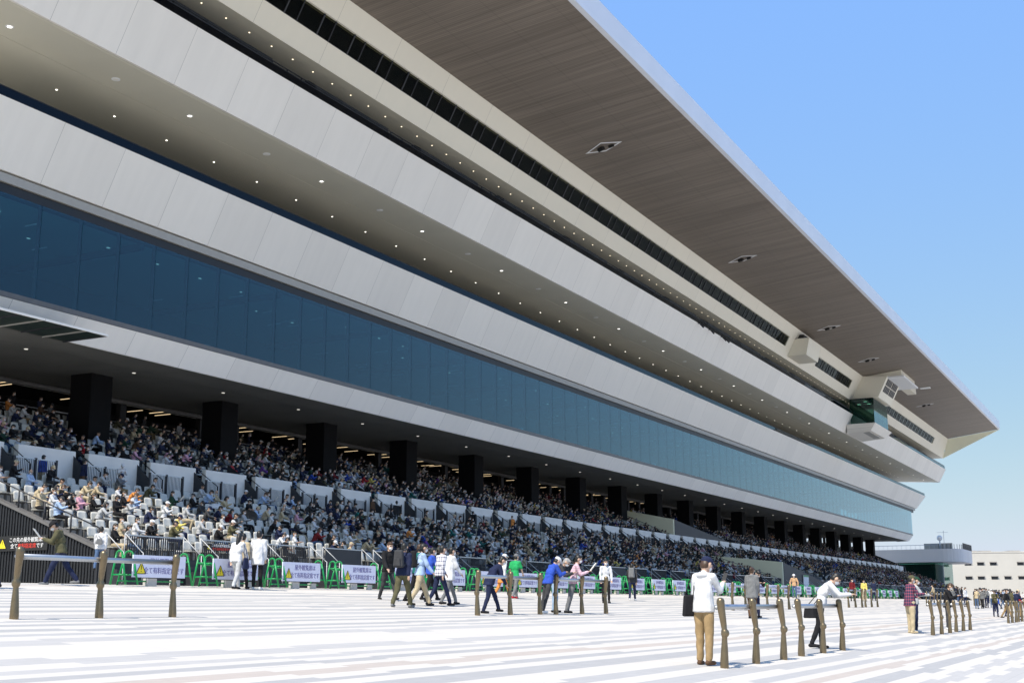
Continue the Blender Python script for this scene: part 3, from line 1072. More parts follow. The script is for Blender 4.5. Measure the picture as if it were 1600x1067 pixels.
def skeleton(p):
    t, t2 = rad(p.get('lean', 2)), rad(p.get('lean', 2)+p.get('bend', 6))
    sit = p.get('sit', False)
    P = V(0, 0, .90)
    u = V(0, math.sin(t), math.cos(t)); u2 = V(0, math.sin(t2), math.cos(t2))
    C = P+u*.27; N_ = C+u2*.25
    hp = rad(p.get('head', 8)+p.get('lean', 2)*.3); hy = rad(p.get('hyaw', 0))
    Rz = Matrix.Rotation(-hy, 3, 'Z'); Rx = Matrix.Rotation(-hp, 3, 'X')
    HR = Rz @ Rx
    H = N_+u2*.05+HR @ V(0, .025, .115)
    w = p.get('w', 1.0)
    J = dict(P=P, C=C, N=N_, H=H, HR=HR, u=u, u2=u2)
    for i, s in enumerate((-1, 1)):
        a, k, o = [rad(v) for v in p['legs'][i]]
        hip = P+V(s*.088*w, 0, -.02)
        kn = hip+V(s*math.sin(o)*.42, math.sin(a)*.42*math.cos(o), -math.cos(a)*.42)
        an = kn+V(s*math.sin(o)*.1, math.sin(a-k)*.40, -math.cos(a-k)*.40)
        a1, o1, e, inn = [rad(v) for v in p['arms'][i]]
        sh = N_-u2*.045+V(s*.175*w, 0, 0)
        el = sh+V(s*math.sin(o1), math.sin(a1)*math.cos(o1), -math.cos(a1)*math.cos(o1))*.275
        wr = el+V(-s*math.sin(inn), math.sin(a1+e)*math.cos(inn), -math.cos(a1+e)*math.cos(inn))*.245
        hd = (wr-el).normalized()
        J[i] = dict(hip=hip, kn=kn, an=an, sh=sh, el=el, wr=wr, hd=hd, s=s)
    if sit:
        dz = .55-P.z
    else:
        dz = .085-min(J[0]['an'].z, J[1]['an'].z)
    D = V(0, 0, dz)
    for k in ('P', 'C', 'N', 'H'): J[k] = J[k]+D
    for i in (0, 1):
        for k in ('hip', 'kn', 'an', 'sh', 'el', 'wr'): J[i][k] = J[i][k]+D
    return J

def prims(p, fingers=True, lowres=False):
    J = skeleton(p)
    w = p.get('w', 1.0); f = p.get('fat', 1.0); j = p.get('jacket', .012)
    L = []
    def cap(a, b, ra, rb, z, bias=0): L.append(('c', z, Vector(a), Vector(b), ra, rb, bias))
    def ell(c, r, R, z, bias=0): L.append(('e', z, Vector(c), Vector(r), R, None, bias))
    def fru(a, b, ra, rb, z, bias=0): L.append(('k', z, Vector(a), Vector(b), ra, rb, bias))
    def tilt(u): return Matrix.Rotation(-math.atan2(u.y, u.z), 3, 'X')
    P, C, N_, H, HR, u, u2 = (J[k] for k in ('P', 'C', 'N', 'H', 'HR', 'u', 'u2'))
    bot = 'bottom'
    ell(P+V(0, -.01, -.01), (.158*w, .112*f, .12), tilt(u), bot)
    ell(P+u*.12, (.145*w+j, .100*f+j, .15), tilt(u), 'top')
    ell(C+u*.02, (.160*w+j, .108*f+j, .17), tilt(u2), 'top')
    ell(N_-u2*.11, (.165*w+j, .092*f+j, .12), tilt(u2), 'top')
    cap(J[0]['sh']+V(.03, 0, .0), J[1]['sh']+V(-.03, 0, .0), .058+j*.6, .058+j*.6, 'top')
    cap(N_-u2*.05, N_+u2*.015, .075, .055, 'top')
    if p.get('coat'):
        c = p['coat']
        fru(P+u*.27, P-V(0, .01, c+.07), (.160*w+j, .110*f+j), (.196*w+j, .150*f+j), 'top', -.010)
    else:
        if p.get('sit'): ell(P+u*.03, (.158*w+j, .112*f+j, .095), tilt(u), 'top')
        else: fru(P+u*.14, P-V(0, .005, .045), (.146*w+j, .104*f+j), (.176*w+j, .132*f+j), 'top', -.008)
    if p.get('hood'):
        ell(N_-u2*.02+V(0, -.07, 0), (.105, .060, .055), tilt(u2), 'top')
    if p.get('skirt'):
        fru(P, P-V(0, 0, p['skirt']), (.15, .12), (.24, .2), bot)
    # neck, head
    HR = HR @ Matrix.Scale(1.11, 3)
    cap(N_-u2*.02, H+HR @ V(0, -.015, -.05), .052, .05, 'skin')
    ell(H+HR @ V(0, 0, .005), (.073, .090, .108), HR, 'skin')
    ell(H+HR @ V(0, .022, -.055), (.052, .062, .058), HR, 'skin')
    if not lowres:
        cap(H+HR @ V(0, .088, .012), H+HR @ V(0, .108, -.022), .009, .014, 'skin')
        for s in (-1, 1):
            ell(H+HR @ V(s*.076, -.005, -.005), (.012, .022, .034), HR, 'skin')
            ell(H+HR @ V(s*.029, .083, .012), (.012, .009, .007), HR, 'eye', -.006)
        ell(H+HR @ V(0, .082, -.062), (.024, .008, .006), HR, 'hat' if 0 else 'skin')
    if p.get('mask', True):
        ell(H+HR @ V(0, .045, -.045), (.054, .056, .048), HR, 'mask', -.004)
    hs = p.get('hair', 'short')
    if hs in ('short', 'long', 'bun'):
        ell(H+HR @ V(0, -.020, .030), (.083, .096, .095), HR, 'hair', -.002)
        ell(H+HR @ V(0, -.045, -.015), (.078, .062, .085), HR, 'hair', -.002)
        ell(H+HR @ V(0, .050, .078), (.062, .042, .036), HR, 'hair', -.002)
        if hs == 'long':
            cap(H+HR @ V(0, -.055, -.02), H+HR @ V(0, -.075, -.20), .078, .06, 'hair')
        if hs == 'bun':
            ell(H+HR @ V(0, -.11, .04), (.045, .045, .045), HR, 'hair')
    elif hs in ('cap', 'hat', 'bucket'):
        ell(H+HR @ V(0, -.045, -.015), (.077, .060, .080), HR, 'hair')
        ell(H+HR @ V(0, -.008, .055), (.087, .102, .072), HR, 'hat', -.004)
        if hs == 'cap':
            ell(H+HR @ V(0, .115, .045), (.062, .062, .010 if not lowres else .016), HR, 'hat', -.003)
        else:
            ell(H+HR @ V(0, 0, .040), (.135, .15, .011 if not lowres else .018), HR, 'hat', -.003)
    elif hs == 'bald':
        ell(H+HR @ V(0, -.045, -.015), (.076, .058, .060), HR, 'hair')
    # limbs
    loose = p.get('loose', 1.0)
    for i in (0, 1):
        q = J[i]; s = q['s']
        cap(q['hip'], q['kn'], .088*loose*f, .066*loose, bot)
        cap(q['kn'], q['an']+V(0, 0, .02), .064*loose, .050*loose, bot)
        fd = V(s*.18, 1, 0).normalized()
        lift = max(0, q['an'].z-.10)
        pitch = -min(.7, lift*2.2)
        tp = q['an']+V(0, 0, -.045)
        cap(tp-fd*.045, tp+fd*.13+V(0, 0, pitch*.13-.006), .042, .034, 'shoe')
        sl = 'skin' if p.get('short') else 'top'
        if p.get('short'):
            m_ = q['sh'].lerp(q['el'], .7)
            cap(q['sh'], m_, .058+j*.5, .058+j, 'top'); cap(m_, q['el'], .042, .040, 'skin'); cap(q['el'], q['wr'], .039, .028, 'skin')
        else:
            cap(q['sh'], q['el'], .056+j*.6, .050+j*.6, 'top'); cap(q['el'], q['wr']-q['hd']*.015, .048+j*.5, .037+j*.4, 'top')
        hd = q['hd']
        side = V(-s, 0, 0)
        nrm = hd.cross(side)
        if nrm.length < .2: nrm = V(0, 1, 0)
        nrm.normalize(); side = nrm.cross(hd).normalized()*(1 if nrm.cross(hd).dot(V(-s, 0, 0)) > 0 else -1)
        pc = q['wr']+hd*.045
        Rm = Matrix((side, nrm, hd)).transposed()
        ell(pc, (.040, .018, .05), Rm, 'skin')
        if fingers:
            curl = p.get('curl', .5)
            pal = nrm*(1 if nrm.dot(V(0, 1, 0)) > 0 or abs(hd.y) < .3 else -1)
            if abs(hd.y) > .5: pal = V(0, 0, -1)
            for n_, (off, ln) in enumerate(((.029, .062), (.010, .072), (-.010, .067), (-.028, .050))):
                a_ = pc+hd*.035+side*off
                d1 = (hd+pal*curl*.5).normalized(); d2 = (hd*(1-curl*.6)+pal*curl*1.3).normalized()
                m_ = a_+d1*ln*.5
                cap(a_, m_, .0095, .009, 'skin'); cap(m_, m_+d2*ln*.5, .009, .0075, 'skin')
            a_ = q['wr']+hd*.02+side*.03
            cap(a_, a_+(side*.8+hd*.7).normalized()*.035, .012, .0105, 'skin')
            cap(a_+(side*.8+hd*.7).normalized()*.035, a_+(side*.8+hd*.7).normalized()*.035+(hd+pal*.5).normalized()*.028, .0105, .009, 'skin')
    return L, J

def prim_mesh(L, seg=12, ring=4):
    vs, fs, zs = [], [], []
    for pr in L:
        o = len(vs)
        if pr[0] == 'k':
            _, z, a, b, ra, rb, _ = pr
            vs.append(a)
            for c, r in ((a, ra), (a.lerp(b, .5), ((ra[0]+rb[0])/2, (ra[1]+rb[1])/2)), (b, rb)):
                for k in range(seg):
                    q = 2*PI*k/seg
                    vs.append(c+V(r[0]*math.cos(q), r[1]*math.sin(q), 0))
            vs.append(b)
            nr = 3
        elif pr[0] == 'c':
            _, z, a, b, ra, rb, _ = pr
            d = b-a
            ln = d.length
            d = d/ln if ln > 1e-6 else V(0, 0, 1)
            ux = d.orthogonal().normalized(); uy = d.cross(ux)
            rows = [(a, ra, -PI/2+PI/2*k/ring) for k in range(1, ring+1)] + [(b, rb, PI/2*k/ring) for k in range(0, ring)]
            vs.append(a-d*ra)
            for c, r, t in rows:
                for k in range(seg):
                    q = 2*PI*k/seg
                    vs.append(c+(ux*math.cos(q)+uy*math.sin(q))*(r*math.cos(t))+d*(r*math.sin(t)))
            vs.append(b+d*rb)
            nr = len(rows)
        else:
            _, z, c, r, R, _, _ = pr
            nr = ring*2-1
            vs.append(c+R @ V(0, 0, -r.z))
            for i in range(1, ring*2):
                t = -PI/2+PI*i/(ring*2)
                for k in range(seg):
                    q = 2*PI*k/seg
                    vs.append(c+R @ V(r.x*math.cos(t)*math.cos(q), r.y*math.cos(t)*math.sin(q), r.z*math.sin(t)))
            vs.append(c+R @ V(0, 0, r.z))
        n0 = len(fs)
        for k in range(seg):
            fs.append((o, o+1+(k+1) % seg, o+1+k))
        for i in range(nr-1):
            for k in range(seg):
                a_ = o+1+i*seg
                fs.append((a_+k, a_+(k+1) % seg, a_+seg+(k+1) % seg, a_+seg+k))
        l = o+1+(nr-1)*seg
        for k in range(seg):
            fs.append((l+k, l+(k+1) % seg, l+seg))
        zs += [ZN.index(z)]*(len(fs)-n0)
    return vs, fs, zs

def classify(pts, L):
    best = np.full(len(pts), 1e9); zi = np.zeros(len(pts), int)
    for pr in L:
        if pr[0] == 'k':
            a = np.array(pr[2]); b = np.array(pr[3]); t = (a[2]-pts[:, 2])/(a[2]-b[2])
            tc = np.clip(t, 0, 1)
            cx_ = a[0]+(b[0]-a[0])*tc; cy_ = a[1]+(b[1]-a[1])*tc
            rx = pr[4][0]+(pr[5][0]-pr[4][0])*tc; ry = pr[4][1]+(pr[5][1]-pr[4][1])*tc
            k0 = np.sqrt(((pts[:, 0]-cx_)/rx)**2+((pts[:, 1]-cy_)/ry)**2)
            D = np.maximum((k0-1)*np.minimum(rx, ry), np.abs(t-.5)*abs(a[2]-b[2])-.5*abs(a[2]-b[2]))
        elif pr[0] == 'c':
            a = np.array(pr[2]); b = np.array(pr[3]); d = b-a
            t = np.clip(((pts-a)@d)/max(1e-9, d@d), 0, 1)
            D = np.linalg.norm(pts-a-t[:, None]*d, axis=1)-(pr[4]+(pr[5]-pr[4])*t)
        else:
            R = np.array(pr[4]); q = (pts-np.array(pr[2]))@R
            r = np.array(pr[3]); k0 = np.linalg.norm(q/r, axis=1); k1 = np.linalg.norm(q/(r*r), axis=1)+1e-9
            D = k0*(k0-1)/k1
        D = D+pr[6]
        m = D < best
        best[m] = D[m]; zi[m] = ZN.index(pr[1])
    return zi

def body_mesh(name, p, voxel=.012):
    L, J = prims(p, fingers=voxel < .03)
    vs, fs, zs = prim_mesh(L, 14 if voxel < .015 else 10, 4)
    me = bpy.data.meshes.new('t'); me.from_pydata([tuple(v) for v in vs], [], fs)
    o = bpy.data.objects.new('t', me); COL.objects.link(o)
    r = o.modifiers.new('r', 'REMESH'); r.mode = 'VOXEL'; r.voxel_size = voxel
    s = o.modifiers.new('s', 'SMOOTH'); s.iterations = 2; s.factor = .45
    dg = bpy.context.evaluated_depsgraph_get(); dg.update()
    m2 = bpy.data.meshes.new_from_object(o.evaluated_get(dg))
    bpy.data.objects.remove(o); bpy.data.meshes.remove(me)
    m2.name = name
    n = len(m2.polygons)
    nv = len(m2.vertices)
    cv = np.zeros(nv*3, np.float32); nr = np.zeros(nv*3, np.float32)
    m2.vertices.foreach_get('co', cv); m2.vertices.foreach_get('normal', nr)
    cv = cv.reshape(-1, 3); nr = nr.reshape(-1, 3)
    zv = classify(cv.astype(float), L)
    cl = np.isin(zv, (2, 3))                              # cloth folds, not skin or shoes
    ph = random.uniform(0, 6)
    wv = np.sin(cv[:, 2]*31+np.sin(cv[:, 0]*19+ph)*2.2+cv[:, 1]*14)+.7*np.sin(cv[:, 2]*27-cv[:, 0]*31+np.sin(cv[:, 1]*17)*2+ph)
    cv = cv+nr*(wv*cl*.0030)[:, None]
    m2.vertices.foreach_set('co', cv.astype(np.float32).ravel())
    c = np.zeros(n*3, np.float32); m2.polygons.foreach_get('center', c)
    z = classify(c.reshape(-1, 3).astype(float), L)
    m2.materials.clear()
    for _ in ZN: m2.materials.append(None)
    m2.polygons.foreach_set('material_index', z.astype(np.int32))
    m2.polygons.foreach_set('use_smooth', np.ones(n, bool))
    m2.update()
    return m2, J

def dress(o, skin=0, hair='black', top='black', bottom='black', shoe='black', hat='navy', inner='white'):
    ms = [SKIN[skin], HAIR[hair], None, None, None, MC['mask'], None, MC['eye'], None]
    for i, c in ((2, top), (3, bottom), (4, shoe), (6, hat), (8, inner)):
        ms[i] = MC[c] if c in MC else cloth(c)
    for i, m in enumerate(ms):
        o.material_slots[i].link = 'OBJECT'
        o.material_slots[i].material = m

STAND = dict(legs=[(2, 3, 3), (-1, 2, 3)], arms=[(4, 8, 14, 2), (2, 8, 12, 2)])
WALK = dict(lean=4, legs=[(24, 6, 1), (-14, 16, 1)], arms=[(-16, 7, 14, 2), (20, 7, 20, 4)])
WALK2 = dict(lean=4, legs=[(-14, 18, 1), (22, 4, 1)], arms=[(18, 7, 22, 4), (-14, 7, 14, 2)])
READ = dict(head=34, bend=10, legs=[(2, 3, 4), (-1, 2, 3)], arms=[(26, 6, 84, 22), (26, 6, 84, 22)])
def mk(base, **k):
    d = dict(base); d.update(k); return d

def place(me, J, loc, phi, hgt, label, cat='person', group=None, **col):
    """phi: heading relative to the line of sight (0 = away, 90 = to the right in the picture)"""
    o = bpy.data.objects.new('person', me); COL.objects.link(o)
    x, y = loc[0], loc[1]
    v = math.atan2(y, x)
    a = v-rad(phi)
    o.location = (x, y, loc[2] if len(loc) > 2 else GZ(y))
    o.rotation_euler = (0, 0, a-PI/2)
    top = J['H'].z+.118
    s = hgt/1.70
    o.scale = (s, s, s)
    dress(o, **col)
    tag(o, label, cat, group)
    return o
def wpt(o, v):
    s = o.scale[0]; r = Matrix.Rotation(o.rotation_euler[2], 3, 'Z')
    return Vector(o.location)+r @ (Vector(v)*s)

# bags and things in hands -------------------------------------------------
def soft_box(b, w, d, h, m, c=(0, 0, 0), top=.8):
    x, y, z = c
    b.hexa([(x-w/2, y-d/2, z), (x+w/2, y-d/2, z), (x+w/2, y+d/2, z), (x-w/2, y+d/2, z),
            (x-w/2*top, y-d/2*top, z+h), (x+w/2*top, y-d/2*top, z+h), (x+w/2*top, y+d/2*top, z+h), (x-w/2*top, y+d/2*top, z+h)], m)
def backpack(o, J, c, label):
    """worn on the back of person o"""
    m = cloth(c)
    e = empty('backpack', wpt(o, J['C']+V(0, -.21, -.12)), o.rotation_euler[2], label, 'backpack')
    b = MB(); soft_box(b, .30, .17, .46, m)
    q = b.build('body', e, bevel=.05)
    b = MB(); soft_box(b, .22, .06, .2, m, (0, -.10, .04)); b.build('pocket', e, bevel=.02)
    for s in (-1, 1):
        b = MB()
        b.tube((s*.10, .07, .44), (s*.12, .20, .50), .022, m, n=6); b.tube((s*.12, .20, .50), (s*.135, .33, .30), .022, m, n=6); b.tube((s*.135, .33, .30), (s*.13, .06, .05), .014, m, n=6)
        b.build('strap', e)
    e.scale = (o.scale[0],)*3
    return e
def cut(t, n=16):
    w_ = t.split()
    return ' '.join(w_[:n])
def tote(o, off, sh, c, label, size=(.34, .1, .34), rz=0):
    m = cloth(c)
    base = wpt(o, off)
    e = empty('bag', base, o.rotation_euler[2]+rz, label, 'bag')
    b = MB(); soft_box(b, *size, m, (0, 0, 0), .76); b.build('body', e, bevel=.03)
    top = Matrix.Rotation(-(o.rotation_euler[2]+rz), 3, 'Z') @ (wpt(o, sh)-base)
    b = MB()
    for x in (-size[0]*.3, size[0]*.3):
        b.tube((x, 0, size[2]), (top.x+x*.2, top.y, top.z), .010, m, n=6)
    b.build('strap', e)
    return e
def paper(o, J, label, both=True, size=(.36, .27)):
    a = J[0]['wr']+J[0]['hd']*.08; c = J[1]['wr']+J[1]['hd']*.08
    mid = (a+c)/2 if both else c
    e = bpy.data.objects.new('newspaper', MBpaper(size)); COL.objects.link(e)
    e.location = wpt(o, mid+V(0, .02, .03)); e.rotation_euler = (rad(52), 0, o.rotation_euler[2])
    return tag(e, label, 'newspaper')
_pm = {}
def MBpaper(size):
    if size not in _pm:
        b = MB(); w, h = size
        b.add([(-w/2, 0, 0), (0, .0, -.03), (w/2, 0, 0), (w/2, h, 0), (0, h, -.03), (-w/2, h, 0)], [(0, 1, 4, 5), (1, 2, 3, 4)], MC.setdefault('paper', mat('newsprint', (.66, .66, .62), .9, noise=.12, scale=40)))
        me = b.mesh('newspaper'); _pm[size] = me
    return _pm[size]
def phone(o, J, i, label):
    b = MB(); b.box((-.037, -.004, 0), (.037, .004, .15), M['equip'])
    e = b.build('phone'); e.location = wpt(o, J[i]['wr']+J[i]['hd']*.09+V(0, .0, .01)); e.rotation_euler = (rad(-35), 0, o.rotation_euler[2])
    return tag(e, label, 'phone')

def one(loc, phi, h, pose, label, vox=.014, **col):
    me, J = body_mesh('person', pose, vox)
    o = place(me, J, loc, phi, h, label, **col)
    return o, J

# the two men at the near rail
ps = mk(STAND, head=22, hyaw=18, hair='cap', coat=.015, hood=True, loose=1.12, fat=.98, w=.92, jacket=.008, legs=[(3, 5, 2), (-3, 3, 2)], arms=[(6, 10, 30, 10), (32, 10, 88, 12)], mask=True)
o, J = one((20.05, 6.84), 28, 1.72, ps, 'man in navy cap, white hooded jacket and khaki trousers at the near rail', .009, top='white', bottom='khaki', shoe='brown', hat='navy', hair='brown')
tote(o, J['P']+V(-.21, -.08, -.16), J[0]['sh']+V(-.02, -.02, .06), 'black', 'black leather tote hanging from the shoulder of the man in the white jacket', (.28, .09, .35), rad(60))
phone(o, J, 1, 'dark phone in the hand of the man in the navy cap')
ps = mk(READ, lean=19, bend=20, head=44, hair='short', jacket=.010, legs=[(3, 4, 3), (-9, 14, 2)], arms=[(34, 8, 58, 14), (40, 8, 52, 10)], mask=True)
o, J = one((28.25, 6.95), 80, 1.74, ps, 'dark haired man in a white shirt leaning forward over the near rail with black bag', .009, top='white', bottom='black', shoe='black')
tote(o, J['P']+V(.05, -.22, -.28), J['N']+V(-.1, -.02, .04), 'black', 'black shoulder bag on the hip of the leaning man in the white shirt', (.34, .16, .26), rad(30))
phone(o, J, 0, 'phone held out over the rail by the leaning man')

Pp = [
 # loc, phi, height, pose, label, kwargs, extra
 ((42.3, 12.7), 20, 1.69, mk(STAND, coat=.16, hood=True, hair='bun', jacket=.03), 'person in a long olive grey hooded parka with tied brown hair, seen from behind', dict(top='grey', bottom='brown', hair='brown'), None),
 ((43.3, 12.9), 150, 1.66, mk(READ, lean=16, jacket=.02), 'man in a black jacket leaning on the rail beside the person in the parka', dict(top='black', bottom='navy'), None),
 ((87.75, 23.3), 180, 1.62, mk(STAND, hair='bucket', arms=[(5, 22, 20, 0), (5, 22, 20, 0)]), 'person with tan sleeves, blue dungarees and pale hat before the far barriers', dict(top='tan', bottom='jean blue', hat='white'), None),
 ((42.3, 7.5), 60, 1.79, mk(STAND, hair='cap', coat=.04, fat=1.2, loose=1.2, head=14, arms=[(14, 10, 60, 20), (24, 10, 70, 10)]), 'stout man in an olive cap, dark plaid shirt and beige cargo trousers beside the rail', dict(top='navy and red plaid', bottom='beige', shoe='beige', hat='olive green'), None),
 ((43.4, 7.55), 75, 1.76, mk(STAND, hair='cap', head=14, arms=[(30, 8, 60, 10), (34, 8, 50, 10)]), 'man in a green cap and grey top resting his arm on the rail', dict(top='light grey', bottom='navy', hat='dark green', shoe='white'), None),
 ((49.6, 7.45), 100, 1.68, mk(READ, hair='short', hood=True, coat=.05), 'person in a black hooded top behind the middle posts of the rail', dict(top='black', bottom='charcoal grey', shoe='white', hair='brown'), None),
 ((116.8, 13.4), -75, 1.64, mk(WALK, coat=.34, hair='short'), 'person in a long bright blue coat striding left across the plaza', dict(top='blue', bottom='navy'), None),
 ((99.0, 20.9), 170, 1.60, STAND, 'person in a yellow shirt at the far rail', dict(top='yellow', bottom='beige'), None),
 ((94.9, 20.9), 150, 1.6, STAND, 'person in a dark red top at the far rail posts', dict(top='dark red', bottom='black'), None),
 ((106.4, 21.7), 20, 1.62, STAND, 'person in navy with pale lower shirt right of the yellow shirt', dict(top='navy', bottom='navy'), None),
 ((44.2, 18.9), 170, 1.60, mk(STAND, hair='short', arms=[(4, 10, 16, 2), (0, 10, 10, 2)]), 'masked man in a white sweater and black trousers standing behind the rail end', dict(top='white', bottom='black'), None),
 ((50.05, 20.2), 5, 1.56, WALK2, 'person in dark clothes with a grey backpack walking away towards the stand', dict(top='charcoal grey', bottom='navy', shoe='white'), ('backpack', 'grey')),
 ((31.7, 15.3), 60, 1.62, mk(READ, lean=20, hair='cap', jacket=.02, legs=[(-8, 2, 3), (-14, 4, 2)]), 'man in a bright blue jacket and white cap bent over the rail', dict(top='blue', bottom='charcoal grey', hat='white', shoe='white'), None),
 ((33.0, 15.7), 100, 1.60, mk(READ, lean=24, hair='short'), 'grey haired man in a dark jacket and pale jeans leaning beside the blue jacket', dict(top='charcoal grey', bottom='pale jean blue', hair='grey'), None),
 ((33.6, 15.4), 85, 1.66, mk(READ, lean=8, head=10, loose=1.1, legs=[(-10, 4, 3), (-14, 2, 3)]), 'man in a pink checked shirt and grey trousers with a mask at the rail', dict(top='pink checked', bottom='grey'), 'paper'),
 ((40.4, 20.8), 30, 1.60, mk(WALK, short=True, hair='cap', loose=1.1), 'man in a green polo shirt and grey cap walking', dict(top='green', bottom='grey', hat='grey', shoe='red'), None),
 ((40.2, 21.2), 60, 1.56, mk(WALK2, hair='cap', skirt=.3), 'person in a white cap, white top and orange trousers beside the green polo', dict(top='white', bottom='orange', hat='white'), None),
 ((29.0, 15.7), 70, 1.58, mk(WALK2, lean=30, bend=14, head=20, coat=.06, legs=[(30, 12, 1), (-6, 14, 1)], arms=[(30, 5, 10, 4), (10, 5, 20, 4)]), 'man in a navy anorak stooping forward as he walks behind the rail', dict(top='navy', bottom='navy'), None),
 ((30.7, 19.9), 150, 1.66, mk(WALK, hood=True, jacket=.03), 'man in an open black jacket and dark trousers at the left of a walking group', dict(top='black', bottom='charcoal grey', hair='brown'), None),
 ((27.6, 17.45), 30, 1.66, mk(WALK2, loose=1.15, jacket=.02), 'man in a navy coat and olive cargo trousers wearing a grey backpack', dict(top='navy', bottom='olive green', shoe='grey'), ('backpack', 'charcoal grey')),
 ((29.35, 18.0), 75, 1.68, mk(WALK, jacket=.02, loose=1.12), 'masked man in a light blue shirt and beige trousers with black backpack', dict(top='light blue', bottom='beige'), ('backpack', 'black')),
 ((30.4, 18.0), 60, 1.67, mk(WALK2, jacket=.02), 'young man in a navy overshirt and checked shirt walking in the group', dict(top='white and navy checked', bottom='navy'), None),
 ((31.6, 18.4), 60, 1.65, mk(WALK, hood=True, coat=.10, jacket=.03), 'person in a white hoodie and grey jeans walking at the right of the group', dict(top='white', bottom='grey'), None),
 ((31.3, 19.3), 70, 1.66, WALK2, 'man in a dark green jacket partly hidden behind the light blue shirt', dict(top='teal', bottom='black', hair='brown'), None),
 ((33.2, 20.0), 70, 1.6, WALK, 'person in a bright blue top hidden behind the checked shirt', dict(top='blue', bottom='black'), None),
 ((22.4, 24.0), -85, 1.62, mk(READ, lean=8, hair='hat', jacket=.03, hood=True, loose=1.15, legs=[(26, 6, 1), (-24, 12, 1)]), 'man in a black hat and olive jacket walking left while reading a paper', dict(top='olive green', bottom='navy', hat='black', shoe='grey'), 'paper'),
 ((19.1, 22.7), -60, 1.62, mk(WALK, coat=.1, jacket=.03), 'person in black cut off by the left edge of the photo', dict(top='black', bottom='navy'), None),
 ((28.4, 23.5), 30, 1.60, mk(WALK, hair='long', jacket=.018, w=.93, loose=1.15), 'person with long dark hair in a white jacket and pale grey jeans, left of three', dict(top='white', bottom='light grey'), ('tote', 'navy')),
 ((28.9, 23.75), 20, 1.60, mk(WALK2, hair='short', jacket=.015), 'person in a beige top between two people in white jackets', dict(top='beige', bottom='black'), None),
 ((29.2, 23.4), 15, 1.66, mk(STAND, coat=.12, jacket=.018, w=.95), 'tall person in a long white coat and black trousers, right of three', dict(top='white', bottom='black', shoe='white'), None),
]
for loc, phi, h, pose, lab, col, ex in Pp:
    d = math.hypot(loc[0], loc[1])
    o, J = one(loc, phi, h, pose, lab, .012 if d < 36 else .016 if d < 60 else .024, **col)
    if ex == 'paper':
        paper(o, J, 'folded newspaper held by the '+lab.split(' and ')[0].replace('a ', 'the ', 0)[:60].rsplit(' ', 1)[0])
    elif ex and ex[0] == 'backpack':
        backpack(o, J, ex[1], ex[1]+' backpack on the '+' '.join(lab.split()[:9]))
    elif ex:
        tote(o, J['P']+V(.30, 0, -.28), J[1]['sh']+V(.03, 0, .05), ex[1], 'navy cloth tote at the side of the left person in white jacket', (.3, .08, .32), rad(90))

# people standing on the mid walkway and front stairs
for (x, y, z), phi, h, pose, lab, col, ex in [
 ((42.6, 47.3, 7.06), 40, 1.66, STAND, 'person in a bright blue and white jacket on the walkway, far left', dict(top='blue', bottom='beige'), None),
 ((44.9, 47.0, 7.06), 60, 1.66, STAND, 'person in a dark blue jacket standing on the walkway by the wall', dict(top='navy', bottom='brown'), None),
 ((47.3, 46.8, 7.06), 170, 1.68, mk(READ, hair='cap'), 'person in a white shirt and jeans at the walkway railing with dark bag', dict(top='white', bottom='jean blue', hat='white'), ('tote', 'brown')),
 ((70.9, 47.3, 7.06), 120, 1.68, mk(STAND, coat=.1), 'person in a brown coat on the walkway', dict(top='brown', bottom='black'), None),
 ((73.8, 47.2, 7.06), 0, 1.7, mk(STAND, coat=.05, jacket=.03), 'person in a black jacket with back turned on the walkway', dict(top='black', bottom='charcoal grey'), None),
 ((84.6, 47.2, 7.06), 30, 1.68, STAND, 'person in black standing by the walkway stairs', dict(top='black', bottom='black'), None),
 ((90.6, 46.9, 7.06), 160, 1.66, STAND, 'person in a rust orange top on the walkway', dict(top='orange', bottom='grey'), None),
 ((34.6, 35.1, 2.9), 10, 1.66, mk(WALK2, jacket=.02), 'person in a white shirt with a grey sling bag climbing the front stairs', dict(top='white', bottom='jean blue'), ('tote', 'grey')),
]:
    o, J = one((x, y, z), phi, h, pose, lab, .018, **col)
    if ex:
        tote(o, J['P']+V(.0, -.2, .12), J[0]['sh']+V(0, -.02, .05), ex[1], ex[1]+' bag on the back of the '+' '.join(lab.split()[:7]), (.26, .1, .2))
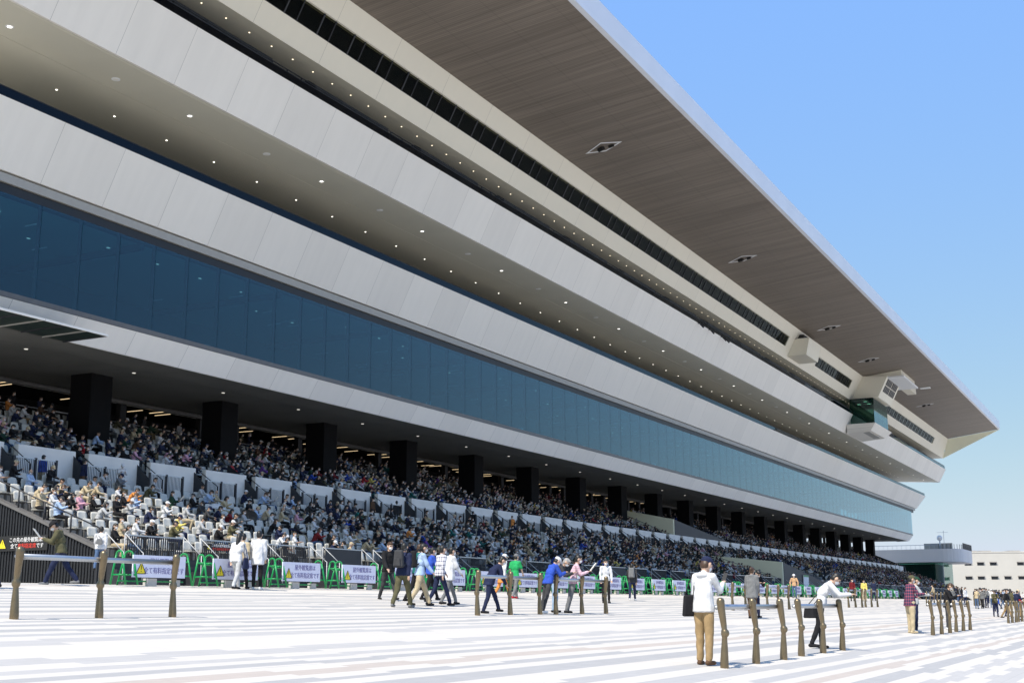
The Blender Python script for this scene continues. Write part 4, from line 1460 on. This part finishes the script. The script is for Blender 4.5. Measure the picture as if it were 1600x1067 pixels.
# ---------------------------------------------------------------- seats
M['seat'] = mat('pale_plastic_seat', (.56, .55, .50), .5, noise=.05, scale=6)
M['seat_dark'] = mat('grey_seat_bracket', (.10, .10, .10), .6, noise=0)
def seat_parts():
    b = MB()
    n = 6
    vs = []
    for k in range(2):
        for j in range(5):
            v = j/4
            wd = .215*(1-.16*max(0, v-.6)/.4)
            for i in range(n):
                u = -1+2*i/(n-1)
                vs.append((u*wd, .17+.09*v-.035*(1-u*u)*.9*(-1)-.02+(.022 if k else 0), .46+.42*v-.03*u*u*(v > .9)))
    fs = []
    for k in range(2):
        for j in range(4):
            for i in range(n-1):
                a = k*5*n+j*n+i
                q = (a, a+1, a+n+1, a+n)
                fs.append(q if k == 0 else q[::-1])
    N0 = 5*n
    for i in range(n-1):
        fs.append((i+1, i, N0+i, N0+i+1)); a = 4*n+i; fs.append((a, a+1, N0+a+1, N0+a))
    for j in range(4):
        a = j*n; fs.append((a, a+n, N0+a+n, N0+a)); a = j*n+n-1; fs.append((a+n, a, N0+a, N0+a+n))
    b.add(vs, fs, M['seat'])
    back = b.mesh('backrest', True)
    b = MB()
    b.hexa([(-.21, -.22, .405), (.21, -.22, .405), (.21, .20, .42), (-.21, .20, .42), (-.215, -.23, .43), (.215, -.23, .43), (.215, .21, .46), (-.215, .21, .46)], M['seat'])
    pan = b.mesh('seat_pan')
    b = MB()
    b.box((-.19, .05, .02), (-.14, .2, .404), M['seat_dark']); b.box((.14, .05, .02), (.19, .2, .404), M['seat_dark']); b.box((-.14, .1, .34), (.14, .14, .39), M['seat_dark'])
    br = b.mesh('bracket')
    return back, pan, br
SB, SP_, SBR = seat_parts()
seats = []
for tier, (y0, z0, t, r, n) in enumerate(((LY0, LZ0, LT, LR, LN), (UY0, UZ0, UT, UR, UN))):
    for k in range(n):
        for bi, (a, c) in enumerate(zip(AIS[:-1], AIS[1:])):
            for j in range(5):
                x = (a+c)/2-1.5+j*.75
                y = y0+t*k+.2
                z = z0+r*k
                if 131 < x < 156 and tier == 1 and k < 7: continue
                if 131 < x < 164 and tier == 0 and k < 7: continue
                if abs(y-53.5) < 1.2 and any(abs(x-q) < 1.25 for q in cx): continue
                if x < .80*y: continue
                dens = (.37 if x < 56 else .62 if x < 80 else .80) if tier == 0 else (.74 if x < 60 else .85)
                if x > 170: dens *= .93
                if tier == 1 and x > 225: dens = .5
                seats.append([tier, k, bi, j, x, y, z, random.random() < dens, math.sqrt(x*x+y*y)])
seats.sort(key=lambda s: s[8])
NW = 'first second third fourth fifth sixth seventh eighth ninth tenth eleventh twelfth thirteenth fourteenth fifteenth sixteenth seventeenth eighteenth nineteenth'.split()
NW += ['twentieth']+['twenty-'+w for w in NW[:9]]+['thirtieth']+['thirty-'+w for w in NW[:9]]+['fortieth']+['forty-'+w for w in NW[:9]]+['fiftieth']+['fifty-'+w for w in NW[:9]]
ORD = ['front', 'second', 'third', 'fourth', 'fifth', 'sixth', 'seventh', 'eighth', 'ninth', 'top']
TN = ['lower tier', 'upper tier']
nind = 300
for s in seats[:nind]:
    tier, k, bi, j, x, y, z, occ, d = s
    e = empty('stadium_seat', (x, y, z), -.10, '%s pale seat, %s, %s row, %s place right of the %s stair' % ('occupied' if occ else 'empty', TN[tier], ORD[k], NW[j], NW[bi]), 'seat', 'pale plastic seats in the stand')
    for nm, me in (('backrest', SB), ('seat_pan', SP_), ('bracket', SBR)):
        o = bpy.data.objects.new(nm, me); COL.objects.link(o); o.parent = e; o.scale = (1.14, 1, 1.0)
# the rest of the seats as one mass
def quadbox(a, b):
    (x0, y0, z0), (x1, y1, z1) = a, b
    return [(x0,y0,z0),(x1,y0,z0),(x1,y1,z0),(x0,y1,z0),(x0,y0,z1),(x1,y0,z1),(x1,y1,z1),(x0,y1,z1)]
BF = np.array([(0,3,2,1),(4,5,6,7),(0,1,5,4),(1,2,6,5),(2,3,7,6),(3,0,4,7)])
tv = np.array(quadbox((-.21, .19, .47), (.21, .23, .86))+quadbox((-.21, -.22, .40), (.21, .2, .45)))
tv[4:8, 1] += .07
tv[:, 0] *= 1.14
tv = tv@np.array([[math.cos(-.1), math.sin(-.1), 0], [-math.sin(-.1), math.cos(-.1), 0], [0, 0, 1]])
tf = np.vstack([BF, BF+8])
pos = np.array([s[4:7] for s in seats[nind:]])
Vv = (pos[:, None, :]+tv[None]).reshape(-1, 3)
Ff = (np.arange(len(pos))[:, None, None]*16+tf[None]).reshape(-1, 4)
def np_mesh(name, V_, F_, mats, cols=None, smooth=False):
    me = bpy.data.meshes.new(name)
    me.vertices.add(len(V_)); me.vertices.foreach_set('co', V_.astype(np.float32).ravel())
    nf = len(F_)
    ln = np.array([len(f) for f in F_]) if isinstance(F_, list) else np.full(nf, F_.shape[1])
    flat = np.concatenate([np.asarray(f) for f in F_]) if isinstance(F_, list) else F_.ravel()
    me.loops.add(len(flat)); me.loops.foreach_set('vertex_index', flat.astype(np.int32))
    me.polygons.add(nf)
    st = np.concatenate([[0], np.cumsum(ln)[:-1]])
    me.polygons.foreach_set('loop_start', st.astype(np.int32))
    if cols is not None:
        at = me.attributes.new('cloth', 'FLOAT_COLOR', 'FACE')
        at.data.foreach_set('color', cols.astype(np.float32).ravel())
    if smooth: me.polygons.foreach_set('use_smooth', np.ones(nf, bool))
    for m in mats: me.materials.append(m)
    me.update(calc_edges=True)
    me.validate()
    return me
o = bpy.data.objects.new('stadium_seats', np_mesh('seats', Vv, Ff, [M['seat']])); COL.objects.link(o)
tag(o, 'long rows of pale plastic seats stretching away along the stand', 'seats', kind='stuff')

# ---------------------------------------------------------------- seated spectators
SITB = dict(sit=True, legs=[(84, 84, 6), (84, 86, 6)], jacket=.022)
poses = []
for i in range(14):
    q = dict(SITB)
    q['lean'] = random.choice((-8, -4, 6, 14, 22)); q['bend'] = random.choice((4, 12, 18))
    q['head'] = random.choice((-6, 8, 24, 36)); q['hyaw'] = random.choice((-25, 0, 0, 20, 35))
    rd = random.random()
    q['arms'] = [(30, 8, 70, 22)]*2 if rd < .45 else [(24, 10, 42, 10), (30, 8, 50, 14)] if rd < .75 else [(10, 12, 70, 30), (40, 8, 75, 20)]
    q['hair'] = ['short', 'cap', 'short', 'long', 'short', 'bucket', 'short', 'cap', 'short', 'bald', 'long', 'short', 'cap', 'short'][i]
    q['hood'] = i % 4 == 0; q['fat'] = random.choice((1, 1.08, 1.15)); q['mask'] = i % 5 != 2
    q['short'] = i in (4, 11)
    if i % 3 == 1: q['legs'] = [(86, 60, 10), (82, 96, 4)]
    me, J = body_mesh('seated_body', q, .021)
    poses.append((me, J, q, rd < .45))
tops = ['black']*36+['navy']*20+['charcoal grey']*16+['white']*10+['light grey']*5+['beige']*4+['light blue']*4+['olive green']*4+['teal']*2+['dark red']*2+['purple']*2+['brown']*5+['orange']*1+['yellow']*1+['grey']*8+['blue']*3+['dark green']*3+['red']*1+['pink']*2
bots = ['black']*6+['navy']*5+['charcoal grey']*3+['jean blue']*5+['beige']*2+['khaki']*2+['grey']*3
hats = ['black', 'navy', 'white', 'beige', 'charcoal grey']
occs = [s for s in seats if s[7]]
hw = {'short': '', 'cap': 'capped ', 'long': 'long-haired ', 'bucket': 'hatted ', 'bald': 'balding '}
npap = 0
nper = 200
for n_, s in enumerate(occs[:nper]):
    tier, k, bi, j, x, y, z, occ, d = s
    me, J, q, rd = random.choice(poses)
    top = random.choice(tops)
    if tier == 0 and x < 60 and random.random() < .35: top = random.choice(['white', 'white', 'beige', 'light blue', 'light grey'])
    if n_ == 40: top = 'orange'
    hc = random.choice(['black']*8+['brown']*2+['grey']*2)
    sc = random.uniform(.94, 1.03)
    o = bpy.data.objects.new('person', me); COL.objects.link(o)
    o.location = (x, y+.03, z); o.rotation_euler = (0, 0, PI+.4+random.uniform(-.2, .3)); o.scale = (sc, sc, sc)
    dress(o, skin=random.randint(0, 1), hair=hc, top=top, bottom=random.choice(bots), shoe=random.choice(['black', 'white', 'grey']), hat=random.choice(hats))
    tag(o, '%sperson in %s, %s %s row, %s place right of %s stair' % (hw[q['hair']], top, TN[tier], ORD[k], NW[j], NW[bi]), 'spectator', 'spectators seated in the stand')
    if rd and npap < 26 and random.random() < .3:
        npap += 1
        paper(o, J, 'newspaper read in %s, %s row, %s place right of the %s stair' % (TN[tier], ORD[k], NW[j], NW[bi]))

def low_templates(seg, ring, few):
    out = []
    for i in range(8):
        q = dict(poses[i][2]); q['mask'] = not few and i % 2 == 0
        L, J = prims(q, fingers=False, lowres=True)
        if few:
            L = [l for l in L if l[1] in ('skin', 'hair', 'hat') and l[0] == 'e' or l[1] in ('top', 'bottom') and (l[0] == 'c' and l[4] > .05 or l[0] == 'e' and l[3].x > .16)]
        L = [l for l in L if not (l[0] == 'e' and l[3].x < .045)]
        vs, fs, zs = prim_mesh(L, seg, ring)
        out.append((np.array([tuple(v) for v in vs]), fs, np.array(zs)))
    return out
crowd_mat = bpy.data.materials.new('crowd_clothing'); crowd_mat.use_nodes = True
N_, L_ = nodes(crowd_mat); at = N_.new('ShaderNodeAttribute'); at.attribute_name = 'cloth'; L_.new(at.outputs['Color'], N_['Principled BSDF'].inputs['Base Color'])
N_['Principled BSDF'].inputs['Roughness'].default_value = .85
def crowd(name, lst, T, label):
    VV, FF, CC = [], [], []
    off = 0
    for s in lst:
        v, fs, zs = T[random.randrange(len(T))]
        a = PI+.4+random.uniform(-.25, .3); sc = random.uniform(.94, 1.04)
        R = np.array([[math.cos(a), -math.sin(a), 0], [math.sin(a), math.cos(a), 0], [0, 0, 1]])*sc
        VV.append(v@R.T+np.array([s[4], s[5]+.03, s[6]]))
        FF += [tuple(i+off for i in f) for f in fs]
        off += len(v)
        pal = np.zeros((len(ZN), 4)); pal[:, 3] = 1
        pal[0, :3] = (.5, .33, .24); pal[1, :3] = random.choice([(.01, .009, .008)]*6+[(.05, .03, .015), (.3, .3, .3)])
        pal[2, :3] = np.array(CLOTH[random.choice(tops)])*random.uniform(.8, 1.2); pal[3, :3] = CLOTH[random.choice(bots)]; pal[5, :3] = (.75, .76, .78)
        pal[6, :3] = CLOTH[random.choice(hats)]
        CC.append(pal[zs])
    me = np_mesh(name, np.vstack(VV), FF, [crowd_mat], np.vstack(CC), smooth=True)
    o = bpy.data.objects.new(name, me); COL.objects.link(o)
    return tag(o, label, 'crowd', kind='stuff')
rest = occs[nper:]
mid = [s for s in rest if s[4] < 105]; far = [s for s in rest if s[4] >= 105]
crowd('seated_crowd', mid, low_templates(7, 2, False), 'dense crowd of seated spectators filling the middle of both tiers')
crowd('distant_crowd', far, low_templates(5, 1, True), 'dense distant crowd of spectators filling the far end of the stand')

# standing people at the back of the upper tier
sm = [body_mesh('standing_body', mk(b_, hair=h), .028) for b_, h in ((STAND, 'short'), (READ, 'cap'), (STAND, 'long'), (READ, 'short'), (WALK, 'short'), (WALK2, 'cap'))]
bk = []
for i in range(70):
    bk.append([1, 9, 0, 0, 46+i*2.4+random.uniform(-1, 1), 58.7+random.uniform(0, 1.0), UZ0+UR*UN+.02, True, 0])
TS = []
for q in (STAND, READ, WALK):
    L, J = prims(q, fingers=False, lowres=True)
    vs, fs, zs = prim_mesh(L, 6, 2); off_ = J['an'] if 'an' in J else None
    TS.append((np.array([tuple(v) for v in vs]), fs, np.array(zs)))
crowd('standing_crowd', bk, TS, 'people standing in the shade behind the top row')
# people scattered over the far end of the plaza
for i in range(58):
    me, J = random.choice(sm)
    x = 78+150*(i/58)**1.1+random.uniform(-2, 2)
    lo = 6.9 if x < 130 else 8
    ratio = random.uniform(7.0, 10.9)
    y = min(23.5, max(lo, x/ratio+random.uniform(0, 4)))
    if x < 96: y = random.uniform(7.3, 9.5)
    top = random.choice(tops+['white', 'red', 'light blue', 'teal', 'beige']*4)
    bt = random.choice(bots)
    place(me, J, (x, y), random.uniform(0, 360), random.uniform(1.55, 1.75),
          'small distant person in %s and %s on the far plaza, %s going away' % (top, bt, NW[i]), cat='person', group='people on the far end of the plaza', top=top, bottom=bt, hat=random.choice(hats))

# parasols in the lower tier
def parasol(loc, r, c, label, tiltx=0, tilty=0):
    e = empty('parasol', loc, 0, label, 'umbrella', 'parasols held up in the lower tier')
    e.rotation_euler = (rad(tiltx), rad(tilty), .3)
    b = MB()
    vs = [(0, 0, .30)]
    for k in range(1, 4):
        for i in range(16):
            a = 2*PI*i/16; rr = r*k/3*(1 if i % 2 == 0 else .96)
            vs.append((rr*math.cos(a), rr*math.sin(a), .30-.26*(k/3)**2))
    fs = [(0, 1+i, 1+(i+1) % 16) for i in range(16)]
    for k in range(2):
        for i in range(16):
            fs.append((1+k*16+i, 1+(k+1)*16+i, 1+(k+1)*16+(i+1) % 16, 1+k*16+(i+1) % 16))
    b.add(vs, fs, cloth(c)); cn = b.build('canopy', e)
    so_ = cn.modifiers.new('s', 'SOLIDIFY'); so_.thickness = .004
    b = MB(); b.tube((0, 0, -.55), (0, 0, .36), .008, M['silver'], n=6); b.build('shaft', e)
    b = MB(); b.tube((0, 0, -.66), (0, 0, -.54), .016, M['black'], n=6); b.build('handle', e)
for (x, y, z), r, c, lab, tx, ty in (((49.3, 42.3, 6.4), .55, 'white', 'open white parasol over spectators, upper left of the others', 8, 0), ((51.1, 39.6, 4.98), .48, 'white', 'open white parasol low near the front row beside the walkers', 0, -25),
    ((53.6, 40.7, 5.35), .5, 'navy', 'open dark navy parasol next to the low white one', 0, 15), ((51.5, 42.0, 6.1), .5, 'grey', 'tilted grey parasol in the lower tier', -20, 40)):
    parasol((x, y, z), r, c, lab, tx, ty)

# ---------------------------------------------------------------- leaning rails
def make_rail(flip, n=3):
    e = empty('leaning_rail', (0, 0, 0))
    prof = [(.064, 0, 0, 0), (.069, .02, 0, 0), (.069, .08, 0, 0), (.060, .25, .003, -.008), (.044, .46, .007, -.016), (.043, .49, .008, -.018), (.056, .51, .012, -.024), (.066, .535, .014, -.028), (.066, .575, .014, -.028), (.055, .60, .012, -.024),
            (.044, .62, .008, -.018), (.050, .70, .006, -.010), (.058, .85, .003, .008), (.064, .97, .001, .022), (.067, 1.03, 0, .026), (.064, 1.07, 0, .026), (.050, 1.10, 0, .026), (.022, 1.115, 0, .026)]
    b = MB(); b.lathe([(r, z, dx, dy*flip) for r, z, dx, dy in prof], M['post_bronze'], n=18)
    me = b.mesh('post', True)
    for i in range(n):
        o = bpy.data.objects.new('post', me); COL.objects.link(o); o.parent = e; o.location = (i*1.75, 0, 0); o.rotation_euler = (0, 0, 0)
    b = MB()
    yy = .026*flip+.085
    b.tube((.05, yy, .965), (1.75*(n-1)-.03, yy, .965), .044, M['silver'], n=16)
    b.build('rail', e, smooth=True)
    for i in range(n):
        b = MB(); b.tube((i*1.75, .036*flip, .965), (i*1.75, yy, .965), .03, M['silver'], n=8); b.build('rail_bracket', e)
    return e
R1 = make_rail(1); R2 = make_rail(-1)
used = set()
rails = []
for src, lst in ((R1, [(19.88, 6.47), (24.95, 6.55), (42.24, 6.85), (47.5, 6.9), (67.4, 7.3), (72.6, 7.35), (92, 7.5), (97.2, 7.5), (117, 7.6), (122, 7.6), (146, 8), (151, 8)]),
                 (R2, [(13.95, 15.85), (27.6, 15.25), (31.9, 15.15), (49.3, 15.6), (54.4, 15.65), (72.5, 16.2), (77.4, 16.3), (100, 16.5), (105, 16.5), (126, 16.5), (131, 16.5), (150, 16.5)])):
    for i, (x, y) in enumerate(lst):
        o = src if i == 0 else copy_tree(src)
        o.location = (x, y, GZ(y)-.01)
        rails.append((o, x, y, src is R1, i))
for o, x, y, near, i in rails:
    row = 'nearest row' if near else 'row nearer the stand'
    nm = ['first', 'second', 'third', 'fourth', 'fifth', 'sixth', 'seventh', 'eighth', 'ninth', 'tenth', 'eleventh', 'twelfth'][i]
    tag(o, 'bronze posts with a steel leaning rail, %s from left in the %s' % (nm, row), 'rail', 'steel leaning rails on bronze posts')

# ---------------------------------------------------------------- green barriers with white boards
me1 = text_mesh('屋外観覧席は', .185); me1.materials.clear(); me1.materials.append(M['ink'])
me2 = text_mesh('全て有料指定席です', .185); me2.materials.clear(); me2.materials.append(M['ink'])
def make_barrier():
    e = empty('barrier', (0, 0, 0))
    aw = MB()
    pts = []
    for k in range(9):
        a = PI*k/8
        pts.append((0, -.105*math.cos(a), .80+.09*math.sin(a)))
    pts = [(0, -.27, .02)]+pts+[(0, .27, .02)]
    for a, c in zip(pts[:-1], pts[1:]):
        aw.tube(a, c, .028, M['green'], n=8)
    aw.tube((0, -.20, .28), (0, .20, .28), .022, M['green'], n=8)
    aw.tube((0, -.12, .66), (0, .12, .66), .022, M['green'], n=8)
    me = aw.mesh('frame_end', True)
    for x in (0, .34, 2.42):
        o = bpy.data.objects.new('frame_end', me); COL.objects.link(o); o.parent = e; o.location = (x, 0, 0)
        if x == .34: o.rotation_euler = (0, 0, .5)
        if x == 2.42: o.rotation_euler = (0, 0, .35)
    b = MB(); b.tube((0, 0, .62), (2.42, 0, .62), .024, M['green'], n=8); b.tube((0, 0, .12), (2.42, 0, .12), .02, M['green'], n=8); b.build('cross_tube', e)
    b = MB(); b.box((.36, -.14, .22), (2.34, -.11, .80), M['board_white']); bd = b.build('sign_board', e)
    for me_, z, sx in ((me1, .63, 1), (me2, .39, 1)):
        o = bpy.data.objects.new('lettering', me_); COL.objects.link(o); o.parent = bd; o.location = (1.52, -.145, z); o.rotation_euler = (PI/2, 0, 0)
        if me_ is me2: o.scale = (.92, 1, 1)
    t = tri(bd, (.66, -.146, .46), (PI/2, 0, 0), .34)
    b = MB(); b.box((1.0, -.06, 0), (1.35, .1, .2), M['cream_bld']); b.build('weight', e)
    b = MB(); b.box((2.0, -.06, 0), (2.25, .1, .17), M['cream_bld']); b.build('weight', e)
    return e
B0 = make_barrier()
bxs = [24.6, 27.75, 30.95, 34.1] + [34.1+3.12*k for k in range(1, 31)]
# nearest first
for i, x in enumerate(bxs):
    o = B0 if i == 0 else copy_tree(B0)
    o.location = (x, 24.25, GZ(24.25)); o.rotation_euler = (0, 0, random.uniform(-.02, .02))
    tag(o, 'green A-frame barrier with white warning board, %s from the left' % NW[i], 'barrier', 'green barriers in front of the stand')
